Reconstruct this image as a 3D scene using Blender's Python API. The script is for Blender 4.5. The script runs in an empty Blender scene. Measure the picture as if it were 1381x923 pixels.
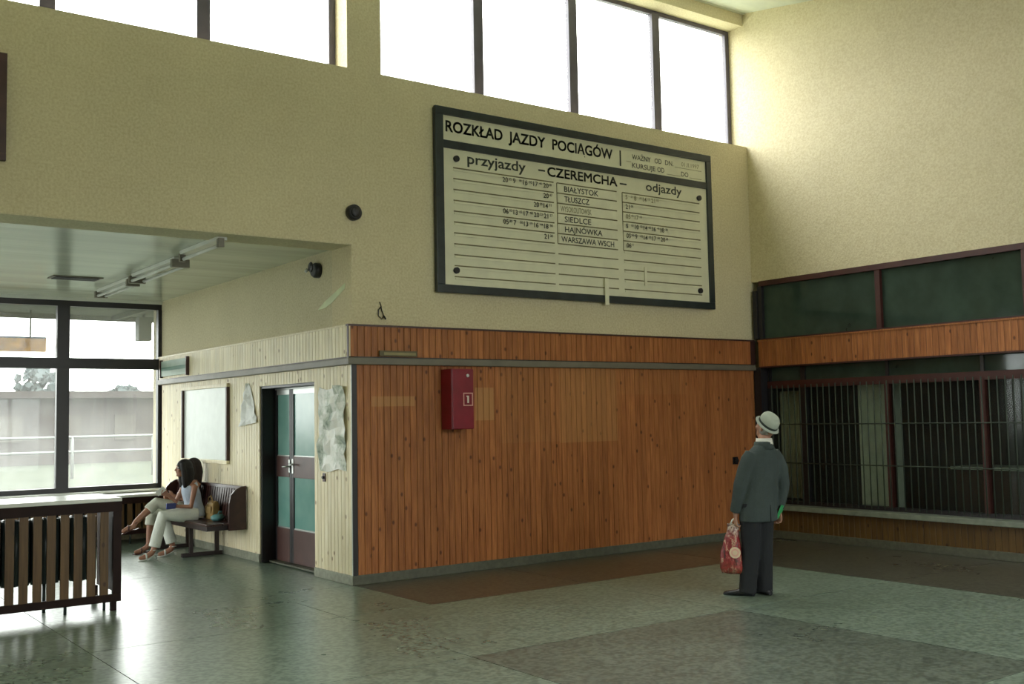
import bpy, bmesh, math, random
from mathutils import Vector, Matrix, Quaternion
random.seed(7)
sc = bpy.context.scene
COL = sc.collection
PI = math.pi

# ------------------------------------------------------------------ camera
F_PX, YAW, PITCH, ROLL = 1426.31, 0.632342, 0.070670, -0.019130
fw = Vector((math.sin(YAW)*math.cos(PITCH), math.cos(YAW)*math.cos(PITCH), math.sin(PITCH)))
rt = fw.cross(Vector((0, 0, 1))).normalized()
up = rt.cross(fw)
r2 = math.cos(ROLL)*rt + math.sin(ROLL)*up
u2 = -math.sin(ROLL)*rt + math.cos(ROLL)*up
cam = bpy.data.cameras.new('camera')
cam.sensor_fit = 'HORIZONTAL'; cam.sensor_width = 36.0
cam.lens = F_PX/1381*36.0
cam.clip_start = 0.05; cam.clip_end = 500
camo = bpy.data.objects.new('camera', cam); COL.objects.link(camo)
M = Matrix.Identity(4)
for i in range(3):
    M[i][0] = r2[i]; M[i][1] = u2[i]; M[i][2] = -fw[i]
M[0][3], M[1][3], M[2][3] = -5.169, -9.885, 1.70
camo.matrix_world = M
sc.camera = camo

# ------------------------------------------------------------------ light
SKY = 22.0
world = bpy.data.worlds.new('overcast_sky'); sc.world = world; world.use_nodes = True
bg = world.node_tree.nodes['Background']
bg.inputs[0].default_value = (1.0, 0.992, 0.985, 1)
wt = world.node_tree                      # overcast sky: one third as bright at the horizon as overhead, dull ground below it
wtc = wt.nodes.new('ShaderNodeTexCoord'); wsep = wt.nodes.new('ShaderNodeSeparateXYZ'); wt.links.new(wtc.outputs['Generated'], wsep.inputs[0])
wmx = wt.nodes.new('ShaderNodeMath'); wmx.operation = 'MAXIMUM'; wt.links.new(wsep.outputs[2], wmx.inputs[0]); wmx.inputs[1].default_value = 0.
wma = wt.nodes.new('ShaderNodeMath'); wma.operation = 'MULTIPLY_ADD'; wt.links.new(wmx.outputs[0], wma.inputs[0]); wma.inputs[1].default_value = SKY*2/3; wma.inputs[2].default_value = SKY/3
wgt = wt.nodes.new('ShaderNodeMath'); wgt.operation = 'GREATER_THAN'; wt.links.new(wsep.outputs[2], wgt.inputs[0]); wgt.inputs[1].default_value = -.01
wml = wt.nodes.new('ShaderNodeMix'); wml.data_type = 'FLOAT'; wt.links.new(wgt.outputs[0], wml.inputs[0]); wml.inputs[2].default_value = SKY*.14; wt.links.new(wma.outputs[0], wml.inputs[3])
wt.links.new(wml.outputs[0], bg.inputs[1])
sc.view_settings.view_transform = 'Standard'; sc.view_settings.look = 'None'
sc.view_settings.gamma = 1.0; sc.view_settings.use_curve_mapping = False
sc.view_settings.exposure = 0.28
cy = sc.cycles
cy.use_denoising = True
cy.max_bounces = 10; cy.diffuse_bounces = 6; cy.glossy_bounces = 4
cy.transmission_bounces = 6; cy.transparent_max_bounces = 16
cy.sample_clamp_indirect = 2.5; cy.blur_glossy = 1.0; cy.use_adaptive_sampling = False
cy.caustics_reflective = False; cy.caustics_refractive = False

def portal(loc, rot, sx, sy):
    l = bpy.data.lights.new('daylight_portal', 'AREA'); l.shape = 'RECTANGLE'
    l.size = sx; l.size_y = sy; l.cycles.is_portal = True
    o = bpy.data.objects.new('daylight_portal', l); COL.objects.link(o)
    o.location = loc; o.rotation_euler = rot
# portals sit in the window openings and only guide the sampling of the sky
portal((3.3, 0.42, 6.31), (-PI/2, 0, 0), 5.9, 1.75)
portal((-2.97, 0.42, 6.31), (-PI/2, 0, 0), 5.9, 1.75)
portal((-7.7, 0.42, 6.31), (-PI/2, 0, 0), 3.0, 1.75)
portal((-4.75, 6.35, 2.15), (-PI/2, 0, 0), 9.4, 2.7)
portal((.8, -13.7, 1.425), (PI/2, 0, 0), 3.6, 2.35)
portal((2.2, -13.7, 3.975), (PI/2, 0, 0), 7.6, 1.95)
portal((-9.7, 3.3, 1.8), (0, -PI/2, 0), 3.2, 5.2)

# ------------------------------------------------------------------ material helpers
class N:
    def __init__(s, name):
        s.m = bpy.data.materials.new(name); s.m.use_nodes = True
        s.t = s.m.node_tree; s.b = s.t.nodes['Principled BSDF']; s.o = s.t.nodes['Material Output']
    def n(s, typ, **kw):
        x = s.t.nodes.new(typ)
        for k, v in kw.items():
            if k.startswith('i_'):
                x.inputs[int(k[2:])].default_value = v
            else: setattr(x, k, v)
        return x
    def l(s, a, b): s.t.links.new(a, b)
    def math(s, op, a, b=None, c=None):
        x = s.n('ShaderNodeMath', operation=op)
        for i, v in enumerate((a, b, c)):
            if v is None: continue
            if isinstance(v, (int, float)): x.inputs[i].default_value = v
            else: s.l(v, x.inputs[i])
        return x.outputs[0]
    def mix(s, fac, a, b, mode='MIX'):
        x = s.n('ShaderNodeMix', data_type='RGBA', blend_type=mode)
        for sock, v in ((x.inputs[0], fac), (x.inputs[6], a), (x.inputs[7], b)):
            if isinstance(v, (int, float)): sock.default_value = v
            elif isinstance(v, tuple): sock.default_value = (*v, 1) if len(v) == 3 else v
            else: s.l(v, sock)
        return x.outputs[2]
    def ramp(s, fac, stops):
        x = s.n('ShaderNodeValToRGB'); e = x.color_ramp.elements
        while len(e) < len(stops): e.new(0.5)
        for i, (p, c) in enumerate(stops):
            e[i].position = p; e[i].color = (*c, 1) if isinstance(c, tuple) else (c, c, c, 1)
        s.l(fac, x.inputs[0]); return x.outputs[0]
    def noise(s, vec, scale, detail=3, rough=.5):
        x = s.n('ShaderNodeTexNoise'); x.inputs['Scale'].default_value = scale
        x.inputs['Detail'].default_value = detail; x.inputs['Roughness'].default_value = rough
        if vec is not None: s.l(vec, x.inputs['Vector'])
        return x.outputs[0]
    def pos(s): return s.n('ShaderNodeNewGeometry').outputs['Position']
    def objc(s): return s.n('ShaderNodeTexCoord').outputs['Object']
    def scale(s, vec, v, loc=(0, 0, 0)):
        x = s.n('ShaderNodeMapping'); x.inputs['Scale'].default_value = v; x.inputs['Location'].default_value = loc
        s.l(vec, x.inputs[0]); return x.outputs[0]
    def bump(s, h, strength, dist=.01):
        x = s.n('ShaderNodeBump'); x.inputs['Strength'].default_value = strength; x.inputs['Distance'].default_value = dist
        s.l(h, x.inputs['Height']); s.l(x.outputs[0], s.b.inputs['Normal'])
    def setc(s, c):
        if isinstance(c, tuple): s.b.inputs['Base Color'].default_value = (*c, 1)
        else: s.l(c, s.b.inputs['Base Color'])
    def setr(s, r):
        if isinstance(r, (int, float)): s.b.inputs['Roughness'].default_value = r
        else: s.l(r, s.b.inputs['Roughness'])

def simple(name, col, rough=.6, metal=0., var=.12, nscale=6, bump=0., bscale=60, spec=None, rand=0.):
    k = N(name); p = k.objc()
    n = k.noise(p, nscale, 4)
    lo = tuple(c*(1-var) for c in col); hi = tuple(min(1, c*(1+var)) for c in col)
    c = k.ramp(n, [(.3, lo), (.7, hi)])
    if rand:
        r = k.n('ShaderNodeObjectInfo').outputs['Random']
        g = k.math('MULTIPLY_ADD', r, 2*rand, 1-rand)
        cc = k.n('ShaderNodeCombineColor'); 
        for i in range(3): k.l(g, cc.inputs[i])
        c = k.mix(1.0, c, cc.outputs[0], 'MULTIPLY')
    k.setc(c); k.setr(rough); k.b.inputs['Metallic'].default_value = metal
    if spec is not None: k.b.inputs['Specular IOR Level'].default_value = spec
    if bump: k.bump(k.noise(p, bscale, 3), bump)
    return k.m

def plaster(name, col, stain=.1):
    k = N(name); p = k.pos()
    big = k.noise(p, .55, 4, .6); mid = k.noise(p, 7, 4); fine = k.noise(p, 42, 2, .6)
    c = k.ramp(big, [(.25, tuple(x*(1-stain) for x in col)), (.75, tuple(min(1, x*(1+stain*.5)) for x in col))])
    c = k.mix(.36, c, k.ramp(fine, [(.35, .2), (.65, .82)]), 'SOFT_LIGHT')
    c = k.mix(.10, c, k.ramp(mid, [(.3, .3), (.7, .75)]), 'SOFT_LIGHT')
    k.setc(c); k.setr(.85)
    k.bump(fine, .35, .012)
    return k.m

def plank_mat(name, c_lo, c_hi, knot=(.05, .02, .01), rough=.42, patches=(), rand=.13, patch_col=None, dirt=None):
    k = N(name); p = k.objc()
    oi = k.n('ShaderNodeObjectInfo')
    r = oi.outputs['Random']
    off = k.n('ShaderNodeCombineXYZ'); k.l(k.math('MULTIPLY', r, 37.0), off.inputs[0]); k.l(k.math('MULTIPLY', r, 91.0), off.inputs[2])
    v = k.n('ShaderNodeVectorMath', operation='ADD'); k.l(p, v.inputs[0]); k.l(off.outputs[0], v.inputs[1])
    vec = v.outputs[0]
    g = k.noise(k.scale(vec, (1, 1, .05)), 55, 4, .6)
    g2 = k.noise(k.scale(vec, (1, 1, .12)), 12, 2)
    c = k.ramp(g, [(.32, c_lo), (.68, c_hi)])
    c = k.mix(.35, c, k.ramp(g2, [(.3, .3), (.7, .75)]), 'SOFT_LIGHT')
    vo = k.n('ShaderNodeTexVoronoi', voronoi_dimensions='2D'); vo.inputs['Scale'].default_value = 1.0
    sv = k.n('ShaderNodeSeparateXYZ'); k.l(vec, sv.inputs[0]); cv = k.n('ShaderNodeCombineXYZ')
    k.l(k.math('MULTIPLY', sv.outputs[0], 3.4), cv.inputs[0]); k.l(k.math('MULTIPLY', sv.outputs[2], 2.2), cv.inputs[1]); k.l(cv.outputs[0], vo.inputs['Vector'])
    km = k.ramp(vo.outputs['Distance'], [(.03, 1.0), (.065, 0.0)])
    c = k.mix(k.math('MULTIPLY', km, .8), c, knot)
    gg = k.math('MULTIPLY_ADD', r, 2*rand, 1-rand)
    cc = k.n('ShaderNodeCombineColor')
    for i in range(3): k.l(gg, cc.inputs[i])
    c = k.mix(1.0, c, cc.outputs[0], 'MULTIPLY')
    if patches:
        s = k.n('ShaderNodeSeparateXYZ'); k.l(k.pos(), s.inputs[0])
        tot = None
        for (x0, x1, z0, z1, a) in patches:
            m = k.math('MULTIPLY', k.math('MULTIPLY', k.math('GREATER_THAN', s.outputs[0], x0), k.math('LESS_THAN', s.outputs[0], x1)),
                       k.math('MULTIPLY', k.math('GREATER_THAN', s.outputs[2], z0), k.math('LESS_THAN', s.outputs[2], z1)))
            m = k.math('MULTIPLY', m, a)
            tot = m if tot is None else k.math('MAXIMUM', tot, m)
        c = k.mix(tot, c, k.mix(.75, c, patch_col))
    k.setc(c); k.setr(rough); k.b.inputs['Specular IOR Level'].default_value = .3
    k.bump(g, .12, .004)
    return k.m

def floor_mat(name, col):
    k = N(name); p = k.scale(k.pos(), (1, 1, 1), (0, 0, .37))
    sp = k.ramp(k.noise(p, 26, 1, .5), [(.35, .15), (.5, .5), (.65, .85)])
    big = k.noise(p, .8, 5, .6); mid = k.noise(p, 6, 4, .6)
    c = k.ramp(big, [(.25, tuple(x*.82 for x in col)), (.75, tuple(x*1.15 for x in col))])
    c = k.mix(.6, c, sp, 'SOFT_LIGHT')
    c = k.mix(.10, c, k.ramp(mid, [(.3, .25), (.7, .8)]), 'SOFT_LIGHT')
    k.setc(c)
    k.setr(k.ramp(big, [(.2, .25), (.8, .33)]))
    k.b.inputs['Specular IOR Level'].default_value = .7
    return k.m

def glass_mat(name, tint=(.93, .95, .94), dust=.1, dustcol=(.85, .87, .84), gloss=1.0, rough=.03):
    k = N(name); t = k.t
    tr = k.n('ShaderNodeBsdfTransparent'); tr.inputs[0].default_value = (*tint, 1)
    gl = k.n('ShaderNodeBsdfGlossy'); gl.inputs['Roughness'].default_value = rough; gl.inputs[0].default_value = (.9*gloss, .93*gloss, .93*gloss, 1)
    lw = k.n('ShaderNodeLayerWeight'); lw.inputs[0].default_value = .5
    fr = k.math('MULTIPLY_ADD', k.math('POWER', lw.outputs['Facing'], 5.0), .85, .06)
    m1 = k.n('ShaderNodeMixShader'); k.l(fr, m1.inputs[0]); k.l(tr.outputs[0], m1.inputs[1]); k.l(gl.outputs[0], m1.inputs[2])
    tl = k.n('ShaderNodeBsdfTranslucent'); tl.inputs[0].default_value = (*dustcol, 1)
    df = k.n('ShaderNodeBsdfDiffuse'); df.inputs[0].default_value = (*dustcol, 1)
    m2 = k.n('ShaderNodeMixShader'); m2.inputs[0].default_value = .5; k.l(tl.outputs[0], m2.inputs[1]); k.l(df.outputs[0], m2.inputs[2])
    m3 = k.n('ShaderNodeMixShader'); k.l(m1.outputs[0], m3.inputs[1]); k.l(m2.outputs[0], m3.inputs[2])
    d = k.ramp(k.noise(k.pos(), 1.3, 4, .6), [(.3, dust*.6), (.7, min(1, dust*1.4))])
    k.l(d, m3.inputs[0])
    k.l(m3.outputs[0], k.o.inputs[0])
    return k.m

# ------------------------------------------------------------------ materials
MT = {}
MT['plaster'] = plaster('plaster_cream', (.67, .59, .385))
MT['plaster_bay'] = plaster('plaster_bay', (.61, .55, .365))
MT['plaster_white'] = simple('painted_white', (.66, .64, .55), .5, var=.06)
MT['ceiling'] = simple('ceiling_paint', (.66, .69, .57), .6, var=.05)
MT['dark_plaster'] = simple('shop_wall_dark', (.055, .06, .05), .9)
MT['sky_block'] = simple('sky_block_wall', (.30, .30, .25), .9)
MT['pine'] = plank_mat('varnished_pine', (.25, .086, .028), (.46, .175, .060), knot=(.06, .016, .008), patch_col=(.50, .26, .10),
                       patches=((.215, .74, 1.836, 1.943, .8), (1.53, 1.785, 1.666, 2.037, .9), (2.74, 3.66, 1.38, 2.27, .5), (1.86, 2.74, 1.40, 2.27, .16), (3.66, 4.9, 1.95, 2.27, .14)))
MT['pine_light'] = plank_mat('pale_pine', (.70, .60, .39), (.88, .81, .60), knot=(.25, .14, .06), rough=.45, rand=.08)  # paler pine for the door wall planks
MT['pine_dark'] = plank_mat('dark_stained_pine', (.085, .046, .012), (.145, .080, .022), knot=(.03, .012, .006))
MT['brown_frame'] = simple('brown_paint', (.055, .022, .018), .4, var=.2)
MT['red_brown'] = simple('red_brown_paint', (.055, .013, .010), .5, var=.2)
MT['black_frame'] = simple('black_paint', (.016, .015, .018), .4)
MT['grey_frame'] = simple('grey_steel_frame', (.085, .075, .10), .45)
MT['rail'] = simple('grey_trunking', (.16, .145, .11), .45)
MT['stone'] = simple('stone_skirting', (.25, .26, .20), .5, var=.2, nscale=20)
MT['stone_dark'] = simple('dark_stone_skirting', (.10, .105, .075), .5, var=.2, nscale=20)
MT['ledge'] = simple('stone_ledge', (.20, .23, .18), .4, var=.2, nscale=9)
MT['floor'] = floor_mat('terrazzo_light', (.185, .238, .190))
MT['floor_dark'] = floor_mat('terrazzo_dark', (.125, .150, .122))
MT['floor_border'] = floor_mat('terrazzo_border', (.085, .082, .062))
MT['glass'] = glass_mat('window_glass', dust=.05)
MT['glass_bay'] = glass_mat('dusty_hazy_glass', tint=(.93, .96, .94), dust=.12, gloss=.3)  # dust on the panes, also whitening the outdoors as painted-in haze
MT['glass_dark'] = glass_mat('shop_glass', tint=(.82, .86, .83), dust=.02, rough=.06, gloss=.18)
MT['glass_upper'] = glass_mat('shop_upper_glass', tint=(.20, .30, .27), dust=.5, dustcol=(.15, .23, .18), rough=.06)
MT['white_paint'] = simple('white_gloss', (.70, .72, .68), .25, var=.05)
MT['board_cream'] = simple('board_cream', (.74, .72, .54), .55, var=.05)
MT['board_strip'] = simple('board_strip', (.76, .74, .56), .5, var=.06, rand=.05)
MT['board_line'] = simple('board_shadow_line', (.17, .15, .07), .7)
MT['board_frame'] = simple('board_frame', (.020, .028, .030), .35, var=.3)
MT['ink'] = simple('black_lettering', (.018, .024, .016), .5)
MT['ink_small'] = simple('small_lettering', (.045, .045, .028), .6)
MT['ink_faded'] = simple('faded_lettering', (.28, .26, .14), .7)
MT['red_box'] = simple('fire_red', (.20, .006, .018), .38, var=.15)
MT['black_plastic'] = simple('black_plastic', (.012, .012, .014), .35)
MT['paper'] = simple('white_paper', (.86, .87, .85), .7, var=.12, nscale=9)
MT['notice'] = simple('notice_sheet', (.62, .68, .64), .35, var=.05)
MT['teal_glass'] = None
MT['skin'] = simple('skin', (.42, .22, .14), .5, var=.1)
MT['skin_tan'] = simple('tanned_skin', (.30, .14, .085), .5, var=.1)
MT['skin_old'] = simple('weathered_skin', (.34, .18, .12), .55, var=.15)

def teal_glass():
    k = N('door_glass'); p = k.pos()
    k.setc(k.ramp(k.noise(p, 2.2, 3), [(.3, (.13, .30, .27)), (.7, (.22, .40, .36))])); k.setr(.16)
    k.b.inputs['Specular IOR Level'].default_value = .6
    return k.m
MT['teal_glass'] = teal_glass()

# ------------------------------------------------------------------ mesh helpers
class MB:
    def __init__(s): s.v = []; s.f = []; s.sm = []
    def box(s, x0, x1, y0, y1, z0, z1):
        b = len(s.v)
        s.v += [(x0, y0, z0), (x1, y0, z0), (x1, y1, z0), (x0, y1, z0), (x0, y0, z1), (x1, y0, z1), (x1, y1, z1), (x0, y1, z1)]
        s.f += [tuple(b+i for i in q) for q in ((0, 3, 2, 1), (4, 5, 6, 7), (0, 1, 5, 4), (1, 2, 6, 5), (2, 3, 7, 6), (3, 0, 4, 7))]
        s.sm += [False]*6; return s
    def rings(s, rings, close=True, smooth=True, capa=True, capb=True):
        # rings: list of (center, axisA, axisB, [n])
        n = rings[0][3] if len(rings[0]) > 3 else 16
        b = len(s.v)
        for r in rings:
            c, a, q = Vector(r[0]), Vector(r[1]), Vector(r[2])
            for i in range(n):
                t = 2*PI*i/n; p = c + a*math.cos(t) + q*math.sin(t); s.v.append(tuple(p))
        for k in range(len(rings)-1):
            for i in range(n):
                j = (i+1) % n
                s.f.append((b+k*n+i, b+k*n+j, b+(k+1)*n+j, b+(k+1)*n+i)); s.sm.append(smooth)
        if capa: s.f.append(tuple(b+i for i in reversed(range(n)))); s.sm.append(False)
        if capb: s.f.append(tuple(b+(len(rings)-1)*n+i for i in range(n))); s.sm.append(False)
        return s
    def tube(s, path, rad, n=12, flat=1.0, ref=None, smooth=True, round_ends=False):
        P = [Vector(p) for p in path]
        R = list(rad) if hasattr(rad, '__len__') else [rad]*len(P)
        if round_ends:
            d0 = (P[0]-P[1]).normalized(); d1 = (P[-1]-P[-2]).normalized()
            r0, r1 = R[0], R[-1]
            P = [P[0]+d0*r0*.95, P[0]+d0*r0*.6] + P + [P[-1]+d1*r1*.6, P[-1]+d1*r1*.95]
            R = [r0*.25, r0*.75] + R + [r1*.75, r1*.25]
        rings = []; prev = None
        for i, p in enumerate(P):
            if i == 0: t = P[1]-P[0]
            elif i == len(P)-1: t = P[-1]-P[-2]
            else: t = (P[i+1]-p).normalized() + (p-P[i-1]).normalized()
            t.normalize()
            if prev is None:
                h = Vector(ref) if ref is not None else (Vector((0, 0, 1)) if abs(t.z) < .9 else Vector((1, 0, 0)))
            else: h = prev
            a = (h - t*h.dot(t)).normalized(); prev = a
            q = t.cross(a)
            rings.append((p, a*R[i], q*R[i]*flat, n))
        return s.rings(rings, smooth=smooth)
    def ball(s, c, r, ax=None, n=14, m=9):
        c = Vector(c); rx, ry, rz = r if hasattr(r, '__len__') else (r, r, r)
        A, B, C = ax if ax else (Vector((1, 0, 0)), Vector((0, 1, 0)), Vector((0, 0, 1)))
        A, B, C = Vector(A).normalized(), Vector(B).normalized(), Vector(C).normalized()
        rg = []
        for i in range(m):
            t = -PI/2 + PI*(i+.35)/(m-.3)
            k = max(math.cos(t), .05)
            rg.append((c + C*rz*math.sin(t), A*rx*k, B*ry*k, n))
        return s.rings(rg)
    def poly(s, pts, d):
        # prism: polygon pts (3D), extruded by vector d
        b = len(s.v); n = len(pts); d = Vector(d)
        s.v += [tuple(p) for p in pts] + [tuple(Vector(p)+d) for p in pts]
        s.f.append(tuple(b+i for i in range(n))); s.sm.append(False)
        s.f.append(tuple(b+n+i for i in reversed(range(n)))); s.sm.append(False)
        for i in range(n):
            j = (i+1) % n
            s.f.append((b+j, b+i, b+n+i, b+n+j)); s.sm.append(False)
        return s
    def mesh(s, name, mat):
        me = bpy.data.meshes.new(name); me.from_pydata(s.v, [], s.f)
        for p, f in zip(me.polygons, s.sm): p.use_smooth = f
        bm = bmesh.new(); bm.from_mesh(me); bmesh.ops.recalc_face_normals(bm, faces=bm.faces); bm.to_mesh(me); bm.free()
        if mat is not None: me.materials.append(MT[mat] if isinstance(mat, str) else mat)
        return me
    def obj(s, name, mat, parent=None, loc=None):
        o = bpy.data.objects.new(name, s.mesh(name, mat)); COL.objects.link(o)
        if parent is not None: o.parent = parent
        if loc is not None: o.location = loc
        return o

def box(name, x0, x1, y0, y1, z0, z1, mat, parent=None, bev=0.):
    o = MB().box(x0, x1, y0, y1, z0, z1).obj(name, mat, parent)
    if bev:
        bm = bmesh.new(); bm.from_mesh(o.data)
        bmesh.ops.bevel(bm, geom=list(bm.edges), offset=bev, segments=2, profile=.6, affect='EDGES')
        bm.to_mesh(o.data); bm.free()
    return o

def thing(name, label, cat, loc=(0, 0, 0), rz=0., group=None):
    o = bpy.data.objects.new(name, None); COL.objects.link(o); o.location = loc; o.rotation_euler = (0, 0, rz)
    o.empty_display_size = .1
    return tag(o, label, cat, group)
def tag(o, label, cat, group=None):
    o['label'] = label; o['category'] = cat
    if group: o['group'] = group
    return o
def struct(o, label=None):
    o['kind'] = 'structure'
    if label: o['label'] = label
    return o
def sroot(name, loc=(0, 0, 0)):
    o = bpy.data.objects.new(name, None); COL.objects.link(o); o.location = loc; o['kind'] = 'structure'; return o
def inst(me, name, parent, loc=(0, 0, 0), rz=0.):
    o = bpy.data.objects.new(name, me); COL.objects.link(o); o.location = loc; o.rotation_euler = (0, 0, rz)
    if parent is not None: o.parent = parent
    return o

def remesh(mb, name, mat, voxel=.012, smooth=4, factor=.5, parent=None):
    me = mb.mesh(name+'_tmp', None)
    o = bpy.data.objects.new(name+'_tmp', me); COL.objects.link(o)
    r = o.modifiers.new('r', 'REMESH'); r.mode = 'VOXEL'; r.voxel_size = voxel; r.use_smooth_shade = True
    if smooth:
        s = o.modifiers.new('s', 'SMOOTH'); s.factor = factor; s.iterations = smooth
    bpy.context.view_layer.update()
    dg = bpy.context.evaluated_depsgraph_get()
    out = bpy.data.meshes.new_from_object(o.evaluated_get(dg)); out.name = name
    bpy.data.objects.remove(o); bpy.data.meshes.remove(me)
    out.materials.clear(); out.materials.append(MT[mat] if isinstance(mat, str) else mat)
    for p in out.polygons: p.use_smooth = True
    ob = bpy.data.objects.new(name, out); COL.objects.link(ob)
    if parent is not None: ob.parent = parent
    return ob

def text(body, x0, z0, cap, mat, parent, y=0., width=None, align='L', bold=.012, name='lettering', rot=None, loc=None, thick=.0, dbl=0.):
    c = bpy.data.curves.new('t', 'FONT'); c.body = body; c.size = cap/.682; c.offset = bold*c.size; c.extrude = thick
    c.resolution_u = 3
    t = bpy.data.objects.new('t', c); COL.objects.link(t)
    bpy.context.view_layer.update()
    me = bpy.data.meshes.new_from_object(t.evaluated_get(bpy.context.evaluated_depsgraph_get()))
    bpy.data.objects.remove(t); bpy.data.curves.remove(c)
    xs = [v.co.x for v in me.vertices]; mn, mx = min(xs), max(xs)
    sx = width/(mx-mn) if width else 1.
    off = -mn if align == 'L' else (-mx if align == 'R' else -(mn+mx)/2)
    for v in me.vertices: v.co.x = (v.co.x+off)*sx
    if dbl:
        bm = bmesh.new(); bm.from_mesh(me); n0 = list(bm.faces)
        for d in ((dbl, 0), (0, dbl), (dbl, dbl)):
            g = bmesh.ops.duplicate(bm, geom=n0)['geom']
            for v in g:
                if isinstance(v, bmesh.types.BMVert): v.co.x += d[0]; v.co.y += d[1]
        bm.to_mesh(me); bm.free()
    me.materials.append(MT[mat]); me.name = name
    o = bpy.data.objects.new(name, me); COL.objects.link(o)
    o.rotation_euler = rot if rot else (PI/2, 0, 0); o.location = loc if loc else (x0, y, z0)
    if parent is not None: o.parent = parent
    return o

# ------------------------------------------------------------------ room geometry constants
XR, XL, YF, YB = 6.25, -9.5, -13.5, 6.25
ZC, SLOPE = 7.37, .1716
ZB = 3.55
def zceil(y): return ZC + SLOPE*min(y, 0.)

# floor with its big terrazzo fields
fl = struct(box('floor', XL-.3, 9.2, YF-.3, YB+.25, -.3, -.012, 'floor'))
def slab(x0, x1, y0, y1, mat):
    g = .004
    return box('floor_slab', x0+g, x1-g, y0+g, y1-g, -.012, 0.0, mat, fl)
xs = [XL, -7.8, -5.7, -3.0, -.9, 1.84, 4.12, XR]
ys = [YF, -11.0, -8.3, -6.2, -3.5, -1.5, .0]
for i in range(len(xs)-1):
    for j in range(len(ys)-1):
        a, b = xs[i], xs[i+1]; c, d = ys[j], ys[j+1]
        field = (i in (2, 4) and j in (1, 3)) or (i == 6) or (j == 5 and i >= 4)
        if i == 4 and j == 5:
            slab(a, 0.0, c, d, 'floor'); a = 0.0
        slab(a, b, c, d, 'floor_border' if (i == 6 or (j == 5 and i >= 4)) else 'floor_dark' if field else 'floor')
for (a, b) in zip([XL, -7.8, -5.7, -3.0, -.9], [-7.8, -5.7, -3.0, -.9, 0.0]):
    for (c, d) in ((0., 2.1), (2.1, 4.2), (4.2, YB)):
        slab(a, b, c, d, 'floor')

# main wall, clerestory openings
wb = MB()
Z0, Z1 = 5.44, 7.19
wb.box(0.0, XR, 0, .45, 0, ZB)
wb.box(XL, XR, 0, .45, ZB, Z0)
wb.box(XL, XR, 0, .45, Z1, 7.75)
for (a, b) in ((XL, -9.3), (-6.30, -5.90), (-.03, .38)):
    wb.box(a, b, 0, .45, Z0, Z1)
wb.box(XR, 9.2, .0, .45, 0, 7.75)
wall_back = struct(wb.obj('wall_back', 'plaster'))

def clerestory(name, x0, x1, npane):
    r = sroot(name); y0, y1 = .27, .33
    pitch = (x1-x0)/npane
    box('frame_rail', x0, x1, y0, y1, Z0, Z0+.05, 'grey_frame', r)
    box('frame_rail', x0, x1, y0, y1, Z1-.06, Z1, 'grey_frame', r)
    box('frame_stile', x0, x0+.075, y0, y1, Z0+.05, Z1-.06, 'grey_frame', r)
    box('frame_stile', x1-.075, x1, y0, y1, Z0+.05, Z1-.06, 'grey_frame', r)
    for i in range(npane):
        a = x0+i*pitch; b = a+pitch
        if i: box('mullion', a-.068, a+.068, y0-.02, y1, Z0+.05, Z1-.06, 'grey_frame', r)
        box('pane', a+.07, b-.07, .297, .303, Z0+.05, Z1-.06, 'glass', r)
clerestory('window_1', .38, XR, 4)
clerestory('window_2', -5.90, -.03, 4)
clerestory('window_3', -9.3, -6.30, 2)

# ceiling of the hall (slopes down towards the entrance side)
cb = MB()
cb.poly([(XL-.3, .0, ZC), (XR+.3, .0, ZC), (XR+.3, YF-.3, ZC+SLOPE*(YF-.3)), (XL-.3, YF-.3, ZC+SLOPE*(YF-.3))], (0, 0, .25))
struct(cb.obj('ceiling', 'ceiling'))
cz = MB(); cz.poly([(XL, -.05, ZC-.0086), (XR-.001, -.05, ZC-.0086), (XR-.001, -.0, ZC), (XL, -.0, ZC)], (0, 0, -.012))
struct(cz.obj('trim_1', 'ceiling'))

# right wall above the shop front
wr = MB()
wr.poly([(XR, 0, 3.51), (XR, YF, 3.51), (XR, YF, zceil(YF)+.2), (XR, 0, ZC+.2)], (.3, 0, 0))
wr.box(XR, XR+.3, YF, -9.9, 0, 3.51)
wall_right = struct(wr.obj('wall_right', 'plaster'))

# left wall, out of the frame; its windows are added to light the door wall
wl = MB()
wl.box(XL-.3, XL, -13.5, .7, 0, 7.6); wl.box(XL-.3, XL, 5.9, YB, 0, 7.6); wl.box(XL-.3, XL, .7, 5.9, 0, .2); wl.box(XL-.3, XL, .7, 5.9, 3.4, 7.6)
struct(wl.obj('wall_left', 'plaster'))
wn = sroot('fill_window_4')
for i in range(5):
    y = .7 + i*1.3
    box('mullion', XL-.2, XL-.1, y-.05, y+.05, .2, 3.4, 'grey_frame', wn)
    if i < 4: box('pane', XL-.155, XL-.149, y+.05, y+1.25, .25, 3.35, 'glass', wn)
box('frame_rail', XL-.2, XL-.1, .7, 5.9, .2, .25, 'grey_frame', wn); box('frame_rail', XL-.2, XL-.1, .7, 5.9, 3.35, 3.4, 'grey_frame', wn)
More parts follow.
